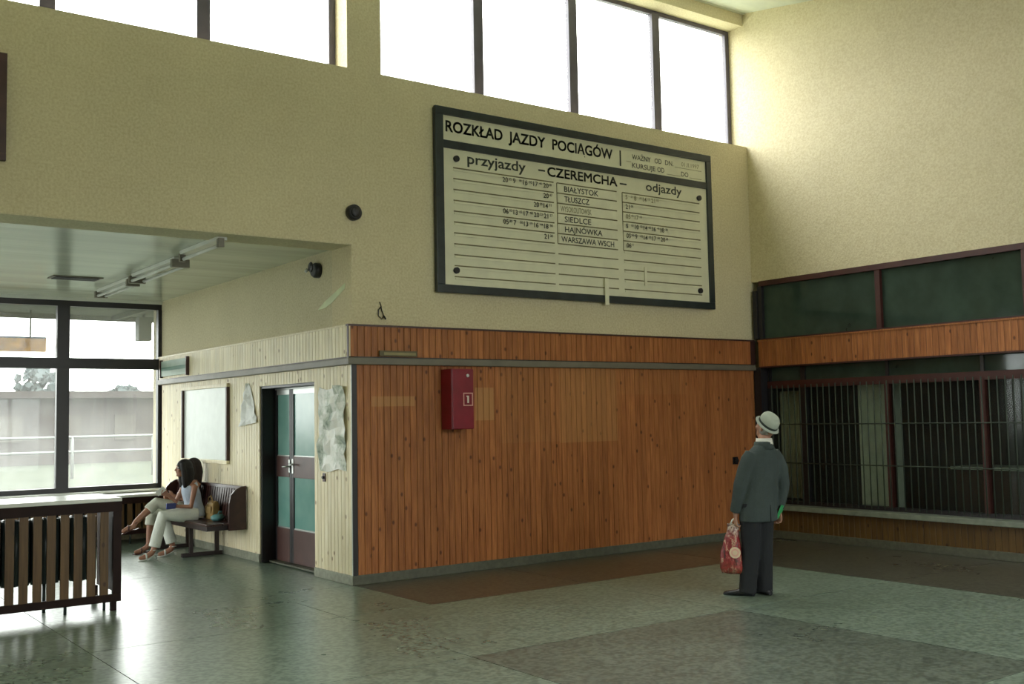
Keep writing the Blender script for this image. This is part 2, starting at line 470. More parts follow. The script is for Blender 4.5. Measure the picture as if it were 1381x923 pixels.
# entrance wall behind the camera; both window bands added to light the hall
wfr = MB()
FX0, FX1, FZ0, FZ1 = -1.0, 2.6, .25, 2.6
BX0_, BX1_, FB0, FB1 = -1.6, 6.0, 3.0, 4.95
wfr.box(XL-.3, FX0, YF-.3, YF, 0, 2.9); wfr.box(FX1, XR+.3, YF-.3, YF, 0, 2.9); wfr.box(FX0, FX1, YF-.3, YF, 0, FZ0); wfr.box(FX0, FX1, YF-.3, YF, FZ1, 2.9)
wfr.box(XL-.3, XR+.3, YF-.3, YF, 2.9, FB0); wfr.box(XL-.3, BX0_, YF-.3, YF, FB0, FB1); wfr.box(BX1_, XR+.3, YF-.3, YF, FB0, FB1); wfr.box(XL-.3, XR+.3, YF-.3, YF, FB1, 6.0)
struct(wfr.obj('wall_front', 'plaster'))
wn = sroot('fill_window_8')  # unseen entrance glazing, added as fill daylight
for i in range(5):
    x = FX0 + i*(FX1-FX0)/4
    box('mullion', x-.05, x+.05, YF-.2, YF-.1, FZ0, FZ1, 'grey_frame', wn)
    if i < 4: box('pane', x+.05, x+(FX1-FX0)/4-.05, YF-.155, YF-.149, FZ0+.05, FZ1-.05, 'glass', wn)
box('frame_rail', FX0, FX1, YF-.2, YF-.1, FZ0, FZ0+.05, 'grey_frame', wn); box('frame_rail', FX0, FX1, YF-.2, YF-.1, FZ1-.05, FZ1, 'grey_frame', wn)
wn = sroot('fill_window_9')  # unseen high band, added to brighten the upper main wall
for i in range(5):
    x = BX0_+i*(BX1_-BX0_)/4
    box('mullion', x-.05, x+.05, YF-.2, YF-.1, FB0, FB1, 'grey_frame', wn)
    if i < 4: box('pane', x+.05, x+(BX1_-BX0_)/4-.05, YF-.155, YF-.149, FB0+.05, FB1-.05, 'glass', wn)
box('frame_rail', BX0_, BX1_, YF-.2, YF-.1, FB0, FB0+.05, 'grey_frame', wn); box('frame_rail', BX0_, BX1_, YF-.2, YF-.1, FB1-.05, FB1, 'grey_frame', wn)

# bay: ceiling, back wall, door wall
struct(box('ceiling_bay', XL-.3, 9.2, .0, 7.0, ZB, ZB+.25, 'ceiling_gloss' if 'ceiling_gloss' in MT else 'ceiling'))
kg = N('bay_ceiling_gloss'); pp = kg.pos()
kg.setc(kg.ramp(kg.noise(kg.scale(pp, (.35, 2.5, 1)), 1.2, 3), [(.3, (.52, .56, .46)), (.7, (.66, .70, .58))]))
kg.setr(.20); kg.bump(kg.noise(kg.scale(pp, (.4, 4, 1)), 1.6, 2), .25, .02)
bpy.data.objects['ceiling_bay'].data.materials[0] = kg.m
# the lintel of the hall wall over the bay must not lie inside the bay ceiling: bay ceiling starts behind it
for v in bpy.data.objects['ceiling_bay'].data.vertices:
    if v.co.y < .1: v.co.y = .45
bl = box('trim_2', XL, 0.0, 0.0, .45, ZB-.012, ZB, 'plaster_bay'); struct(bl)

bw = MB()
bw.box(XL, 9.2, YB, YB+.3, 3.50, 3.9); bw.box(XL, 9.2, YB, YB+.3, -.3, .74); bw.box(0.0, 9.2, YB, YB+.3, .74, 3.5)
struct(bw.obj('wall_bay', 'plaster_bay'))
w5 = sroot('window_5')
NP = 7
mx = [-.02 - 1.39*i for i in range(NP)]
Ya, Yb = 6.16, 6.25
box('frame_rail', mx[-1], -.0, Ya, Yb, 3.42, 3.50, 'black_frame', w5)
box('frame_rail', mx[-1], -.0, Ya, Yb, .74, .81, 'black_frame', w5)
box('transom', mx[-1], -.0, Ya-.02, Yb, 2.515, 2.67, 'black_frame', w5)
for i, x in enumerate(mx):
    w = .035 if i == 0 else .085
    box('mullion', x-w, x+w if i else -.0, Ya-.01, Yb, .81, 3.42, 'black_frame', w5)
for i in range(NP-1):
    a, b = mx[i+1]+.085, mx[i]-(.035 if i == 0 else .085)
    box('pane', a, b, 6.20, 6.206, .81, 2.515, 'glass_bay', w5)
    box('pane', a, b, 6.20, 6.206, 2.67, 3.42, 'glass_bay', w5)
struct(box('trim_3', XL, 0.0, 6.13, YB, 3.50, ZB, 'white_paint'))
struct(box('trim_4', XL, -.03, 5.98, Ya, .71, .74, 'white_paint', bev=.004))

# door wall (x = 0 face) of the bay
DY0, DY1, DZ = .87, 2.39, 2.13
dw = MB()
dw.box(0.0, .3, .45, DY0, 0, ZB); dw.box(0.0, .3, DY1, YB, 0, ZB); dw.box(0.0, .3, DY0, DY1, DZ, ZB)
wall_door = struct(dw.obj('wall_door', 'plaster_bay'))
struct(box('wall_sky_block', 3.2, 3.3, .45, YB, 0, ZB, 'sky_block'))  # unseen wall added to keep sky light from behind the door

# ------------------------------------------------------------------ planking
def plank_mesh(w, h, mat, d=.018, ch=.0045, gap=.0016):
    mb = MB(); x0, x1 = gap, w-gap
    prof = [(x0, 0), (x0, -d+ch), (x0+ch, -d), (x1-ch, -d), (x1, -d+ch), (x1, 0)]
    mb.poly([(x, y, 0) for x, y in prof], (0, 0, h))
    return mb.mesh('plank', mat)
PW = .0801
def row(parent, start, count, z0, h, mat, axis, depth0, w=PW):
    me = plank_mesh(w, h, mat)
    for i in range(count):
        if axis == 'x': inst(me, 'plank', parent, (start+i*w, -depth0, z0))
        else: inst(me, 'plank', parent, (depth0, start-i*w, z0), -PI/2)
ZBB, ZR0, ZR1, ZF1 = .10, 2.275, 2.36, 2.69
wp = struct(box('trim_5', -.02, XR-.03, -.0015, .0, ZBB, ZR0, 'black_frame'))   # dark backing seen in the joints
row(wp, .04, 77, ZBB, ZR0-ZBB, 'pine', 'x', .0016)
wf = struct(box('trim_6', -.06, XR-.002, -.035, -.0, ZR1, ZF1, 'brown_frame'))
row(wf, -.045, 77, ZR1, ZF1-ZR1-.012, 'pine', 'x', .0355)
box('capping', -.075, XR-.05, -.062, -.0, ZF1-.012, ZF1+.008, 'brown_frame', wf)
struct(box('trim_7', -.085, XR-.05, -.075, -.0, ZR0, ZR1-.012, 'rail', bev=.01))
box('shadow_gap', -.065, XR-.05, -.05, -.0, ZR1-.012, ZR1, 'black_frame', bpy.data.objects['trim_7'])
struct(box('shade_trim_8', -.021, .035, -.03, -.002, ZBB, ZR0, 'black_frame'))  # dark strip painted in for the shadow gap at the corner
struct(box('baseboard_back', -.03, XR-.05, -.032, -.0, 0, ZBB, 'stone_dark', bev=.006))

dp = struct(box('trim_9', -.0015, -.0, DY1, YB-.1, ZBB, ZR0, 'brown_frame'))
n_far = int((YB-.12-DY1)/PW)
row(dp, DY1+n_far*PW, n_far, ZBB, ZR0-ZBB, 'pine_light', 'y', -.0016)
row(dp, DY1, 19, DZ, ZR0-DZ, 'pine_light', 'y', -.0016)
row(dp, DY0, 11, ZBB, ZR0-ZBB, 'pine_light', 'y', -.0016)
df = struct(box('trim_10', -.035, -.0, -.0, YB-.1, ZR1, ZF1, 'brown_frame'))
row(df, 6.12, 77, ZR1, ZF1-ZR1-.012, 'pine_light', 'y', -.0355)
box('capping', -.062, -.0, -.035, YB-.1, ZF1-.012, ZF1+.008, 'pine_light', df)
struct(box('trim_11', -.075, -.0, -.0, YB-.12, ZR0, ZR1-.012, 'rail', bev=.01))
box('shadow_gap', -.05, -.0, -.05, YB-.12, ZR1-.012, ZR1, 'brown_frame', bpy.data.objects['trim_11'])
struct(box('baseboard_door', -.032, -.0, -.031, DY0, 0, ZBB, 'stone', bev=.006))
struct(box('baseboard_bay', -.032, -.0, DY1, YB-.15, 0, ZBB, 'stone', bev=.006))
struct(box('trim_12', -.024, -.0016, -.022, -.006, ZBB, ZR0, 'white_paint'))

# ------------------------------------------------------------------ shop front in the right wall
RY1 = -.15; RYE = -9.9
ms = [RY1, -2.03, -3.9, -5.8, -7.7, RYE]
w6 = sroot('window_6')
box('frame_rail', XR-.03, XR+.06, RYE, RY1, 3.44, 3.51, 'red_brown', w6)
box('frame_rail', XR-.02, XR+.06, RYE, RY1, 2.69, 2.71, 'red_brown', w6)
for i, y in enumerate(ms):
    box('mullion', XR-.02, XR+.06, y-.035, y+.035, 2.71, 3.44, 'red_brown' if i else 'black_frame', w6)
for a, b in zip(ms[1:], ms[:-1]):
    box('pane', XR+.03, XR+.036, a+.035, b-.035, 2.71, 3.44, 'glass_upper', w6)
box('corner_post', XR-.045, XR+.06, -.115, -.05, 2.71, 3.38, 'black_frame', w6)
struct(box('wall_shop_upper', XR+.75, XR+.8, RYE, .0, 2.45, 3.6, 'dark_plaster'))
rf = struct(box('trim_13', XR-.03, XR+.3, RYE, RY1+.03, 2.31, 2.69, 'brown_frame'))
row(rf, RY1+.03, 62, 2.325, .345, 'pine', 'y', XR-.0305)
mbr = MB()
for i in range(60):
    y = RY1+.03-62*PW-i*PW
    mbr.box(XR-.048, XR-.0305, y-PW+.002, y-.002, 2.325, 2.67)
o = mbr.obj('plank_run', 'pine', rf); o['kind'] = 'stuff'
box('capping', XR-.06, XR-.0, RYE, RY1+.03, 2.67, 2.69, 'pine', rf); box('edge_strip', XR-.045, XR-.0, RYE, RY1+.03, 2.305, 2.325, 'red_brown', rf)
# lower windows
w7 = sroot('window_7')
GX = XR+.12
box('corner_post', XR-.05, XR+.1, -.15, -.03, 0.0, 2.31, 'black_frame', w7)
box('frame_rail', GX-.04, GX+.05, RYE, RY1, 2.02, 2.12, 'red_brown', w7)
box('frame_rail', GX-.04, GX+.05, RYE, RY1, .45, .50, 'black_frame', w7)
lm = [RY1-.03, -.74, -2.03, -3.28, -4.55, -5.8, -7.0, -8.3, RYE]
for i, y in enumerate(lm):
    w = .06 if i == 1 else .035
    box('mullion', GX-.04, GX+.05, y-w, y+w, .50, 2.02, 'black_frame' if i < 2 else 'red_brown', w7)
    box('mullion', GX-.02, GX+.04, y-w*.6, y+w*.6, 2.12, 2.31, 'black_frame', w7)
for a, b in zip(lm[1:], lm[:-1]):
    box('pane', GX+.0, GX+.006, a+.035, b-.035, .50, 2.02, 'glass_dark', w7)
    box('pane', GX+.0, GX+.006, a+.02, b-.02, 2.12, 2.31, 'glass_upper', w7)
MT['steel_bar'] = simple('steel_bar', (.035, .05, .035), .6)
bar = MB().tube([(0, 0, .47), (0, 0, 2.06)], .0075, 6).mesh('grille_bar', 'steel_bar')
y = RY1-.10
while y > -6.0:
    inst(bar, 'grille_bar', w7, (GX-.075, y, 0)); y -= .095
for z in (1.01, 1.53):
    b = MB().tube([(GX-.082, RY1-.05, z), (GX-.082, -6.0, z)], .0075, 6).obj('grille_rail', 'steel_bar', w7)
box('ledge', XR-.13, XR+.3, RYE, -.15, .385, .45, 'ledge', w7, bev=.008)
ap = struct(box('trim_14', XR-.0, XR+.3, RYE, -.0, 0, .385, 'brown_frame'))
row(ap, -.03, 62, .10, .28, 'pine_dark', 'y', XR-.0005)
mbr = MB()
for i in range(60):
    y = -.03-62*PW-i*PW
    mbr.box(XR-.018, XR-.0005, y-PW+.002, y-.002, .10, .38)
o = mbr.obj('plank_run', 'pine_dark', ap); o['kind'] = 'stuff'
struct(box('baseboard_right', XR-.035, XR-.0005, RYE, -.035, 0, .10, 'stone_dark', bev=.006))
# the dim shop behind
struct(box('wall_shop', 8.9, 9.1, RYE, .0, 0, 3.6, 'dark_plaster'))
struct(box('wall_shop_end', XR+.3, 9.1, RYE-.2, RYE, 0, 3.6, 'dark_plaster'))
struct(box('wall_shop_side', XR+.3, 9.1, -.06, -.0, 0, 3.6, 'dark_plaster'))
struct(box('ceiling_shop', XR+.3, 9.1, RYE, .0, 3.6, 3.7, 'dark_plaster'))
MT['pale'] = simple('pale_shop_paint', (.75, .80, .70), .7)
MT['curtain'] = simple('shop_curtain', (.70, .68, .55), .8, var=.1)
cu = MB()
for i in range(8):
    yy = -.22-i*.058
    cu.tube([(XR+.30, yy, .52), (XR+.30, yy, 1.98)], .036, 8)
tag(cu.obj('curtain', 'curtain'), 'pale pleated curtain hanging behind the barred shop window beside the corner', 'curtain')
pl = thing('pillar', 'pale square pillar standing inside the dark shop behind the bars', 'pillar', (XR+.42, -1.68, 0))
box('shaft', -.15, .15, -.21, .21, .2, 3.4, 'pale', pl, .01); box('plinth', -.18, .18, -.24, .24, 0, .2, 'pale', pl, .01); box('capital', -.18, .18, -.24, .24, 3.4, 3.6, 'pale', pl)
MT['shelf'] = simple('dark_shop_wood', (.07, .035, .02), .5)
cn = thing('shop_counter', 'low dark counter inside the shop behind the barred window', 'counter', (XR+1.5, -3.2, 0))
box('body', -.25, .25, -1.0, 1.0, 0, .92, 'shelf', cn); box('worktop', -.3, .3, -1.05, 1.05, .92, .96, 'pale', cn, .005)

# ------------------------------------------------------------------ door in the bay
dr = sroot('door_1', (.19, 0, 0))
MT['door_brown'] = simple('door_brown', (.075, .033, .028), .4, var=.15)
MT['alu'] = simple('aluminium', (.55, .57, .55), .35, metal=.8, var=.05)
box('jamb', -.19, .11, DY1-.03, DY1-.001, 0, DZ, 'black_frame', dr); box('jamb', -.19, .11, DY0+.001, DY0+.03, 0, DZ, 'brown_frame', dr)
box('head', -.19, .11, DY0+.03, DY1-.03, DZ-.03, DZ-.001, 'black_frame', dr)
box('threshold', -.1, .11, DY0+.03, DY1-.03, .0005, .02, 'stone_dark', dr)
def leaf(y0, y1):
    L = bpy.data.objects.new('door_leaf', None); COL.objects.link(L); L.parent = dr
    s = .055
    box('stile', -.02, .02, y0, y0+s, .025, 2.08, 'black_frame', L); box('stile', -.02, .02, y1-s, y1, .025, 2.08, 'black_frame', L)
    box('kick_panel', -.022, .02, y0+s, y1-s, .025, .42, 'door_brown', L, .004)
    box('lock_rail', -.024, .02, y0+s, y1-s, 1.03, 1.28, 'door_brown', L, .004)
    box('top_rail', -.02, .02, y0+s, y1-s, 2.02, 2.08, 'alu', L)
    box('pane', -.006, .006, y0+s, y1-s, .42, 1.03, 'teal_glass', L)
    box('pane', -.006, .006, y0+s, y1-s, 1.28, 2.02, 'teal_glass', L)
    box('glazing_bead', -.014, -.006, y0+s, y1-s, .42, .435, 'alu', L); box('glazing_bead', -.014, -.006, y0+s, y1-s, 1.28, 1.292, 'alu', L)
    return L
lf = leaf(1.89, DY1-.035); rl = leaf(DY0+.035, 1.885)
box('transom', -.02, .02, DY0+.03, DY1-.03, 2.082, DZ-.03, 'alu', dr)
h = MB(); h.box(-.032, -.024, 1.815, 1.86, 1.08, 1.25); h.tube([(-.03, 1.838, 1.19), (-.075, 1.838, 1.19), (-.078, 1.74, 1.185)], .009, 8); h.obj('door_handle', 'alu', rl)
h = MB(); h.box(-.032, -.024, 1.91, 1.95, 1.09, 1.24); h.tube([(-.03, 1.93, 1.16), (-.075, 1.93, 1.16), (-.078, 2.02, 1.155)], .009, 8); h.obj('door_handle', 'alu', lf)

# ------------------------------------------------------------------ timetable board
bd = thing('timetable_board', 'huge cream train timetable board in a black frame on the main wall', 'timetable', (0, 0, 0))
BX0, BX1, BZ0, BZ1 = 1.02, 5.43, 3.09, 5.19
box('backing', BX0+.01, BX1-.01, -.03, -.001, BZ0+.01, BZ1-.01, 'board_frame', bd)
box('frame_rail', BX0, BX1, -.075, -.03, BZ1-.09, BZ1, 'board_frame', bd, .006)
box('frame_rail', BX0, BX1, -.075, -.03, BZ0, BZ0+.09, 'board_frame', bd, .006)
box('frame_stile', BX0, BX0+.105, -.075, -.03, BZ0+.09, BZ1-.09, 'board_frame', bd, .006)
box('frame_stile', BX1-.09, BX1, -.075, -.03, BZ0+.09, BZ1-.09, 'board_frame', bd, .006)
box('frame_rail', BX0+.105, BX1-.09, -.07, -.03, 4.725, 4.815, 'board_frame', bd, .006)
HX0, HX1 = BX0+.105, BX1-.09
hp = box('header_panel', HX0, HX1, -.05, -.03, 4.815, BZ1-.09, 'board_cream', bd)
bp = box('table_panel', HX0, HX1, -.05, -.03, BZ0+.09, 4.725, 'board_cream', bd)
TY = -.0525
for wd, xa, wd_w in (('ROZKŁAD', 1.167, .785), ('JAZDY', 2.04, .545), ('POCIĄGÓW', 2.695, .965)):
    text(wd, xa, 4.915, .122, 'ink', hp, TY, width=wd_w, bold=.008, dbl=.005)
box('divider', 3.785, 3.808, -.053, -.0502, 4.85, 5.05, 'ink', hp)
text('WAŻNY', 3.995, 4.965, .062, 'ink_small', hp, TY, width=.33, bold=.008)
text('OD', 4.395, 4.965, .062, 'ink_small', hp, TY, width=.125, bold=.008)
text('DN.', 4.585, 4.965, .062, 'ink_small', hp, TY, width=.15, bold=.008)
text('KURSUJE', 3.995, 4.855, .062, 'ink_small', hp, TY, width=.41, bold=.008)
text('OD', 4.44, 4.855, .062, 'ink_small', hp, TY, width=.125, bold=.008)
text('DO', 4.875, 4.848, .062, 'ink_small', hp, TY, width=.135, bold=.008)
text('01.II.1997', 4.885, 4.985, .055, 'ink_faded', hp, TY, width=.33, bold=.004)
box('underline', 4.61, 4.86, -.053, -.0502, 4.842, 4.848, 'ink_faded', hp); box('underline', 5.03, 5.26, -.053, -.0502, 4.842, 4.848, 'ink_faded', hp)
box('underline', 4.76, 5.26, -.053, -.0502, 4.955, 4.961, 'ink_faded', hp); box('underline', 3.90, 3.98, -.053, -.0502, 4.925, 4.931, 'ink_faded', hp)
text('przyjazdy', 1.455, 4.585, .115, 'ink', bp, TY, width=.83, bold=.016)
text('CZEREMCHA', 2.61, 4.578, .108, 'ink', bp, TY, width=1.115, bold=.0, dbl=.007)
box('dash', 2.475, 2.575, -.053, -.0502, 4.625, 4.644, 'ink', bp); box('dash', 3.775, 3.89, -.053, -.0502, 4.612, 4.631, 'ink', bp)
text('odjazdy', 4.225, 4.585, .108, 'ink', bp, TY, width=.65, bold=.014)
LZ = [4.512-.1235*i for i in range(11)]
cols = ((1.262, 2.70), (2.755, 3.715), (3.815, 5.20))
for ci, (a, b) in enumerate(cols):
    for i, z in enumerate(LZ):
        box('row_line', a, b, -.0545, -.0502, z-.007, z+.006, 'board_line', bp)
        if ci != 1:
            st = box('row_strip', a+.006, b-.006, -.056, -.0502, z-.033, z-.012, 'board_strip', bp)
for i in range(6):                         # name strips of the middle column
    box('name_strip', 2.775, 3.70, -.0535, -.0502, LZ[i+1]+.009, LZ[i]-.009, 'board_strip', bp)
box('column_line', 2.745, 2.755, -.0545, -.0502, LZ[6], LZ[0], 'board_line', bp)
box('column_line', 3.805, 3.813, -.0545, -.0502, LZ[6], LZ[0], 'board_line', bp)
for i, (nm, w, m) in enumerate((('BIAŁYSTOK', .55, 'ink'), ('TŁUSZCZ', .40, 'ink'), ('WYSOKOLITOWSK', .49, 'ink_faded'), ('SIEDLCE', .42, 'ink'), ('HAJNÓWKA', .60, 'ink'), ('WARSZAWA WSCH', .85, 'ink'))):
    x = 2.80 if i in (2, 5) else 2.86
    text(nm, x, LZ[i+1]+.027, .066, m, bp, -.056, width=w, bold=.012)
def times(hrs, mins, x, z, align, m='ink_small'):
    gap = .15
    n = len(hrs)
    for i, (hh, mm) in enumerate(zip(hrs, mins)):
        xx = x + i*gap if align == 'L' else x - (n-i)*gap
        text(hh, xx, z+.042, .056, m, bp, -.058, bold=.012, name='lettering')
        text(mm, xx+.09, z+.068, .030, m, bp, -.058, bold=.010, name='lettering')
LT = [(('20', '9', '16', '17', '20'), ('35', '18', '02', '41', '10')), (('20',), ('47',)), (('20', '14'), ('25', '11')), (('06', '13', '17', '20', '21'), ('02', '15', '48', '22', '37')), (('05', '7', '13', '16', '18'), ('35', '20', '19', '44', '30')), (('21',), ('30',))]
RT = [(('5', '8', '14', '21'), ('21', '30', '12', '02')), (('21',), ('05',)), (('05', '17'), ('40', '10')), (('5', '10', '14', '16', '18'), ('10', '32', '05', '41', '20')), (('05', '9', '14', '17', '20'), ('50', '02', '35', '44', '28')), (('06',), ('11',))]
for i in range(6):
    times(*LT[i], 2.69, LZ[i+1], 'R'); times(*RT[i], 3.86, LZ[i+1], 'L', 'ink_small' if i not in (0, 2) else 'ink_faded')
for (x, z) in ((1.30, 4.615), (1.28, 3.345), (5.19, 4.585), (5.16, 3.33)):
    MB().tube([(x, -.05, z), (x, -.078, z)], .036, 14).obj('fixing_knob', 'black_plastic', bd)
box('name_strip', 3.455, 3.515, -.088, -.077, 3.06, 3.39, 'board_strip', bd); box('name_strip', 4.15, 4.19, -.068, -.057, 3.34, 3.58, 'board_strip', bd)

# the second board whose edge shows at the left rim
b2 = thing('notice_board', 'dark brown framed board high on the wall at the left edge', 'board', (-4.4, 0, 0))
box('panel', -1.0, 1.0, -.03, -.001, 4.04, 4.90, 'brown_frame', b2)
for a, b, c, d in ((-1.05, 1.05, 4.88, 4.945), (-1.05, 1.05, 3.995, 4.06), (-1.05, -.98, 4.06, 4.88), (.98, 1.05, 4.06, 4.88)):
    box('frame_bar', a, b, -.05, -.001, c, d, 'brown_frame', b2, .004)

# ------------------------------------------------------------------ things on the main wall
hb = thing('hydrant_cabinet', 'dark red fire hydrant cabinet with white-framed symbol on the pine panelling', 'fire cabinet', (1.078, -.02, 1.575))
box('body', 0, .285, -.212, -.001, 0, .66, 'red_box', hb, .006); dd = box('door', .006, .279, -.226, -.212, .006, .654, 'red_box', hb, .004)
MB().tube([(.20, -.226, .585), (.20, -.238, .585)], .018, 14).obj('lock', 'alu', dd)
MT['sign_pink'] = simple('faded_sign_print', (.66, .36, .30), .5, var=.05); MT['sign_white'] = simple('sign_white', (.78, .72, .62), .5, var=.05)
for a, b, c, d in ((.142, .268, .386, .398), (.142, .268, .254, .266), (.142, .154, .266, .386), (.256, .268, .266, .386)):
    box('symbol_frame', a, b, -.2285, -.2262, c, d, 'sign_pink', dd)
box('symbol', .194, .216, -.2285, -.2262, .285, .365, 'sign_white', dd); box('symbol', .184, .196, -.2285, -.2262, .352, .366, 'sign_white', dd)

def speaker(loc, rz, label):
    s = thing('loudspeaker', label, 'loudspeaker', loc, rz, 'round black wall loudspeakers')
    n = 20
    mb = MB(); mb.tube([(0, 0, 0), (0, -.05, 0), (0, -.075, 0)], [.085, .085, .068], n); mb.obj('housing', 'black_plastic', s)
    mb = MB(); mb.tube([(0, -.075, 0), (0, -.085, 0), (0, -.091, 0)], [.06, .05, .02], n); mb.obj('grille', 'black_frame', s)
    return s
speaker((.02, 0, 3.88), 0, 'round black loudspeaker on the plain wall left of the timetable board')
sp2 = speaker((0, .82, 3.40), -PI/2, 'black loudspeaker under the bay ceiling beside the wall corner')
MB().tube([(-.05, -.09, -.02), (-.05, -.115, -.05)], [.02, .016], 8).obj('bracket', 'alu', sp2); sp2.children[-1].location = (.05, 0, -.04)

wl_ = MB().tube([(.33, -.006, 2.95), (.345, -.012, 2.90), (.31, -.016, 2.86), (.305, -.02, 2.80), (.345, -.02, 2.765), (.375, -.016, 2.80), (.35, -.012, 2.86), (.345, -.008, 2.90)], .006, 6)
wl_.tube([(.375, -.016, 2.80), (.395, -.02, 2.765)], .009, 6)
tag(wl_.obj('wire_loop', 'black_plastic'), 'thin dark wire loop hanging just above the pine frieze', 'wire')
np_ = thing('name_plate', 'narrow olive plate lying along the bottom of the pine frieze', 'plate', (.28, -.075, 2.365))
MT['olive'] = simple('olive_plate', (.10, .08, .03), .5); MT['olive_l'] = simple('olive_strip', (.26, .22, .10), .5)
box('body', 0, .46, -.012, .01, 0, .06, 'olive', np_); box('face_strip', .05, .44, -.015, -.0121, .014, .042, 'olive_l', np_)
sk = thing('wall_socket', 'small black socket low on the pine panelling beside the man', 'socket', (5.77, -.02, 1.05))
box('plate', -.05, .05, -.012, -.0005, -.05, .05, 'black_plastic', sk, .004); MB().tube([(0, -.012, 0), (0, -.045, 0)], [.035, .03], 12).obj('cap', 'black_plastic', sk)

# ------------------------------------------------------------------ things on the door wall
nb = thing('notice_case', 'large framed blank notice sheet behind glass above the bench', 'notice board', (-.02, 4.225, 1.16))
box('sheet', -.012, -.001, -.83, .83, .04, 1.01, 'notice', nb)
for a, b, c, d in ((-.87, .87, 1.0, 1.045), (-.87, .87, 0, .045), (-.87, -.825, .045, 1.0), (.825, .87, .045, 1.0)):
    box('frame_bar', -.045, -.001, a, b, c, d, 'pine_light' if c in (1.0, 0) else 'brown_frame', nb, .003)
fs = thing('direction_sign', 'pale green sign box on the pale pine frieze near the window', 'sign', (-.055, 5.37, 2.375))
MT['sign_green'] = simple('faded_sign_green', (.36, .46, .38), .5, var=.1); MT['sign_band'] = simple('sign_green_band', (.10, .22, .16), .5)
box('face', -.03, -.001, -.55, .55, .02, .245, 'sign_green', fs); box('band', -.033, -.0301, -.54, .54, .10, .15, 'sign_band', fs)
box('end_cap', -.045, -.001, -.585, -.55, 0, .265, 'brown_frame', fs); box('end_cap', -.045, -.001, .55, .585, 0, .265, 'brown_frame', fs)

def crumple(name, pts_fn, nu, nv, mat, label, cat, loc, amp=.012, seed=1):
    rnd = random.Random(seed); mb = MB(); W = []
    for j in range(nv+1):
        for i in range(nu+1):
            y, z = pts_fn(i/nu, j/nv); d = -.012-abs(rnd.gauss(0, amp))
            W.append((d, y, z))
    n = len(W); mb.v = W + [(x+.003, y, z) for x, y, z in W]
    for j in range(nv):
        for i in range(nu):
            a = j*(nu+1)+i; q = (a, a+1, a+nu+2, a+nu+1)
            mb.f.append(q); mb.f.append(tuple(n+k for k in reversed(q))); mb.sm += [False, False]
    rim = [i for i in range(nu+1)] + [j*(nu+1)+nu for j in range(1, nv+1)] + [nv*(nu+1)+i for i in range(nu-1, -1, -1)] + [j*(nu+1) for j in range(nv-1, 0, -1)]
    for k in range(len(rim)):
        a, b = rim[k], rim[(k+1) % len(rim)]; mb.f.append((b, a, n+a, n+b)); mb.sm.append(False)
    return tag(mb.obj(name, mat, None, loc), label, cat)
kp = N('poster_print'); pz = kp.pos()
kp.setc(kp.ramp(kp.noise(pz, 3.5, 4, .65), [(.33, (.16, .22, .17)), (.42, (.50, .56, .48)), (.52, (.85, .86, .82)), (.70, (.80, .79, .72)), (.8, (.62, .60, .40))])); kp.setr(.5)
crumple('poster', lambda u, v: (.10+.62*u+.012*math.sin(9*v), 1.165+.885*v+.02*math.sin(7*u)), 7, 10, kp.m, 'crumpled greenish white poster pinned between the door and the corner', 'poster', (-.012, 0, 0), .02, 3)
crumple('paper_sheet', lambda u, v: (2.72+(u-.5)*(.54*(1-v)**.75+.03), 1.69+.49*v-.05*(1-v)*u), 6, 8, 'paper', 'white crumpled paper hanging to a point left of the door', 'paper', (-.012, 0, 0), .02, 5)
hk = thing('door_bell', 'small brown bell push below the poster by the door', 'bell push', (-.02, .62, 1.085))
box('plate', -.012, -.0005, -.03, .03, -.045, .045, 'brown_frame', hk, .003); MB().tube([(-.012, 0, 0), (-.03, 0, 0)], .016, 10).obj('button', 'black_plastic', hk)
ts = MB(); ts.poly([(-.002, .80, 2.92), (-.002, .62, 3.0), (-.002, .14, 3.15), (-.002, .15, 3.09), (-.002, .45, 2.97), (-.002, .60, 2.93)], (-.002, 0, 0))
MT['scratch'] = simple('green_scratch', (.62, .68, .42), .5)  # pale green scratch on the plaster, built as a thin strip
tag(ts.obj('green_scratch', 'scratch'), 'pale green scratch on plaster below the corner loudspeaker, built as a strip', 'scratch')

# ------------------------------------------------------------------ bay ceiling lamps and vent
def lamp(x, y0, y1, tubes, label):
    L = thing('fluorescent_lamp', label, 'lamp', (x, (y0+y1)/2, ZB), 0, 'fluorescent lamps on the bay ceiling'); hl = (y1-y0)/2
    box('housing', -.05, .05, -hl, hl, -.045, -.001, 'white_paint', L, .006)
    for t in tubes:
        MB().tube([(t, -hl+.05, -.095), (t, hl-.05, -.095)], .019, 10).obj('tube', 'white_paint', L)
    for s in (-1, 1):
        box('end_cap', min(tubes)-.03, max(tubes)+.03, s*hl-.03, s*hl+.03, -.12, -.03, 'rail', L, .004)
lamp(-1.33, .18, 1.30, (-.02,), 'single tube fluorescent lamp nearest the hall on the bay ceiling')
lamp(-1.25, 1.72, 3.30, (-.05, .09), 'twin tube fluorescent lamp in the middle of the bay ceiling row')
lamp(-1.20, 3.60, 5.05, (-.04, .06), 'twin tube fluorescent lamp closest to the bay window')
vt = thing('ceiling_vent', 'dark rectangular vent grille in the bay ceiling', 'vent', (-1.78, 4.0, ZB))
box('frame', -.30, .30, -.15, .15, -.012, -.001, 'rail', vt)
for i in range(5): box('slat', -.26, .26, -.12+i*.052, -.09+i*.052, -.02, -.0121, 'black_frame', vt)

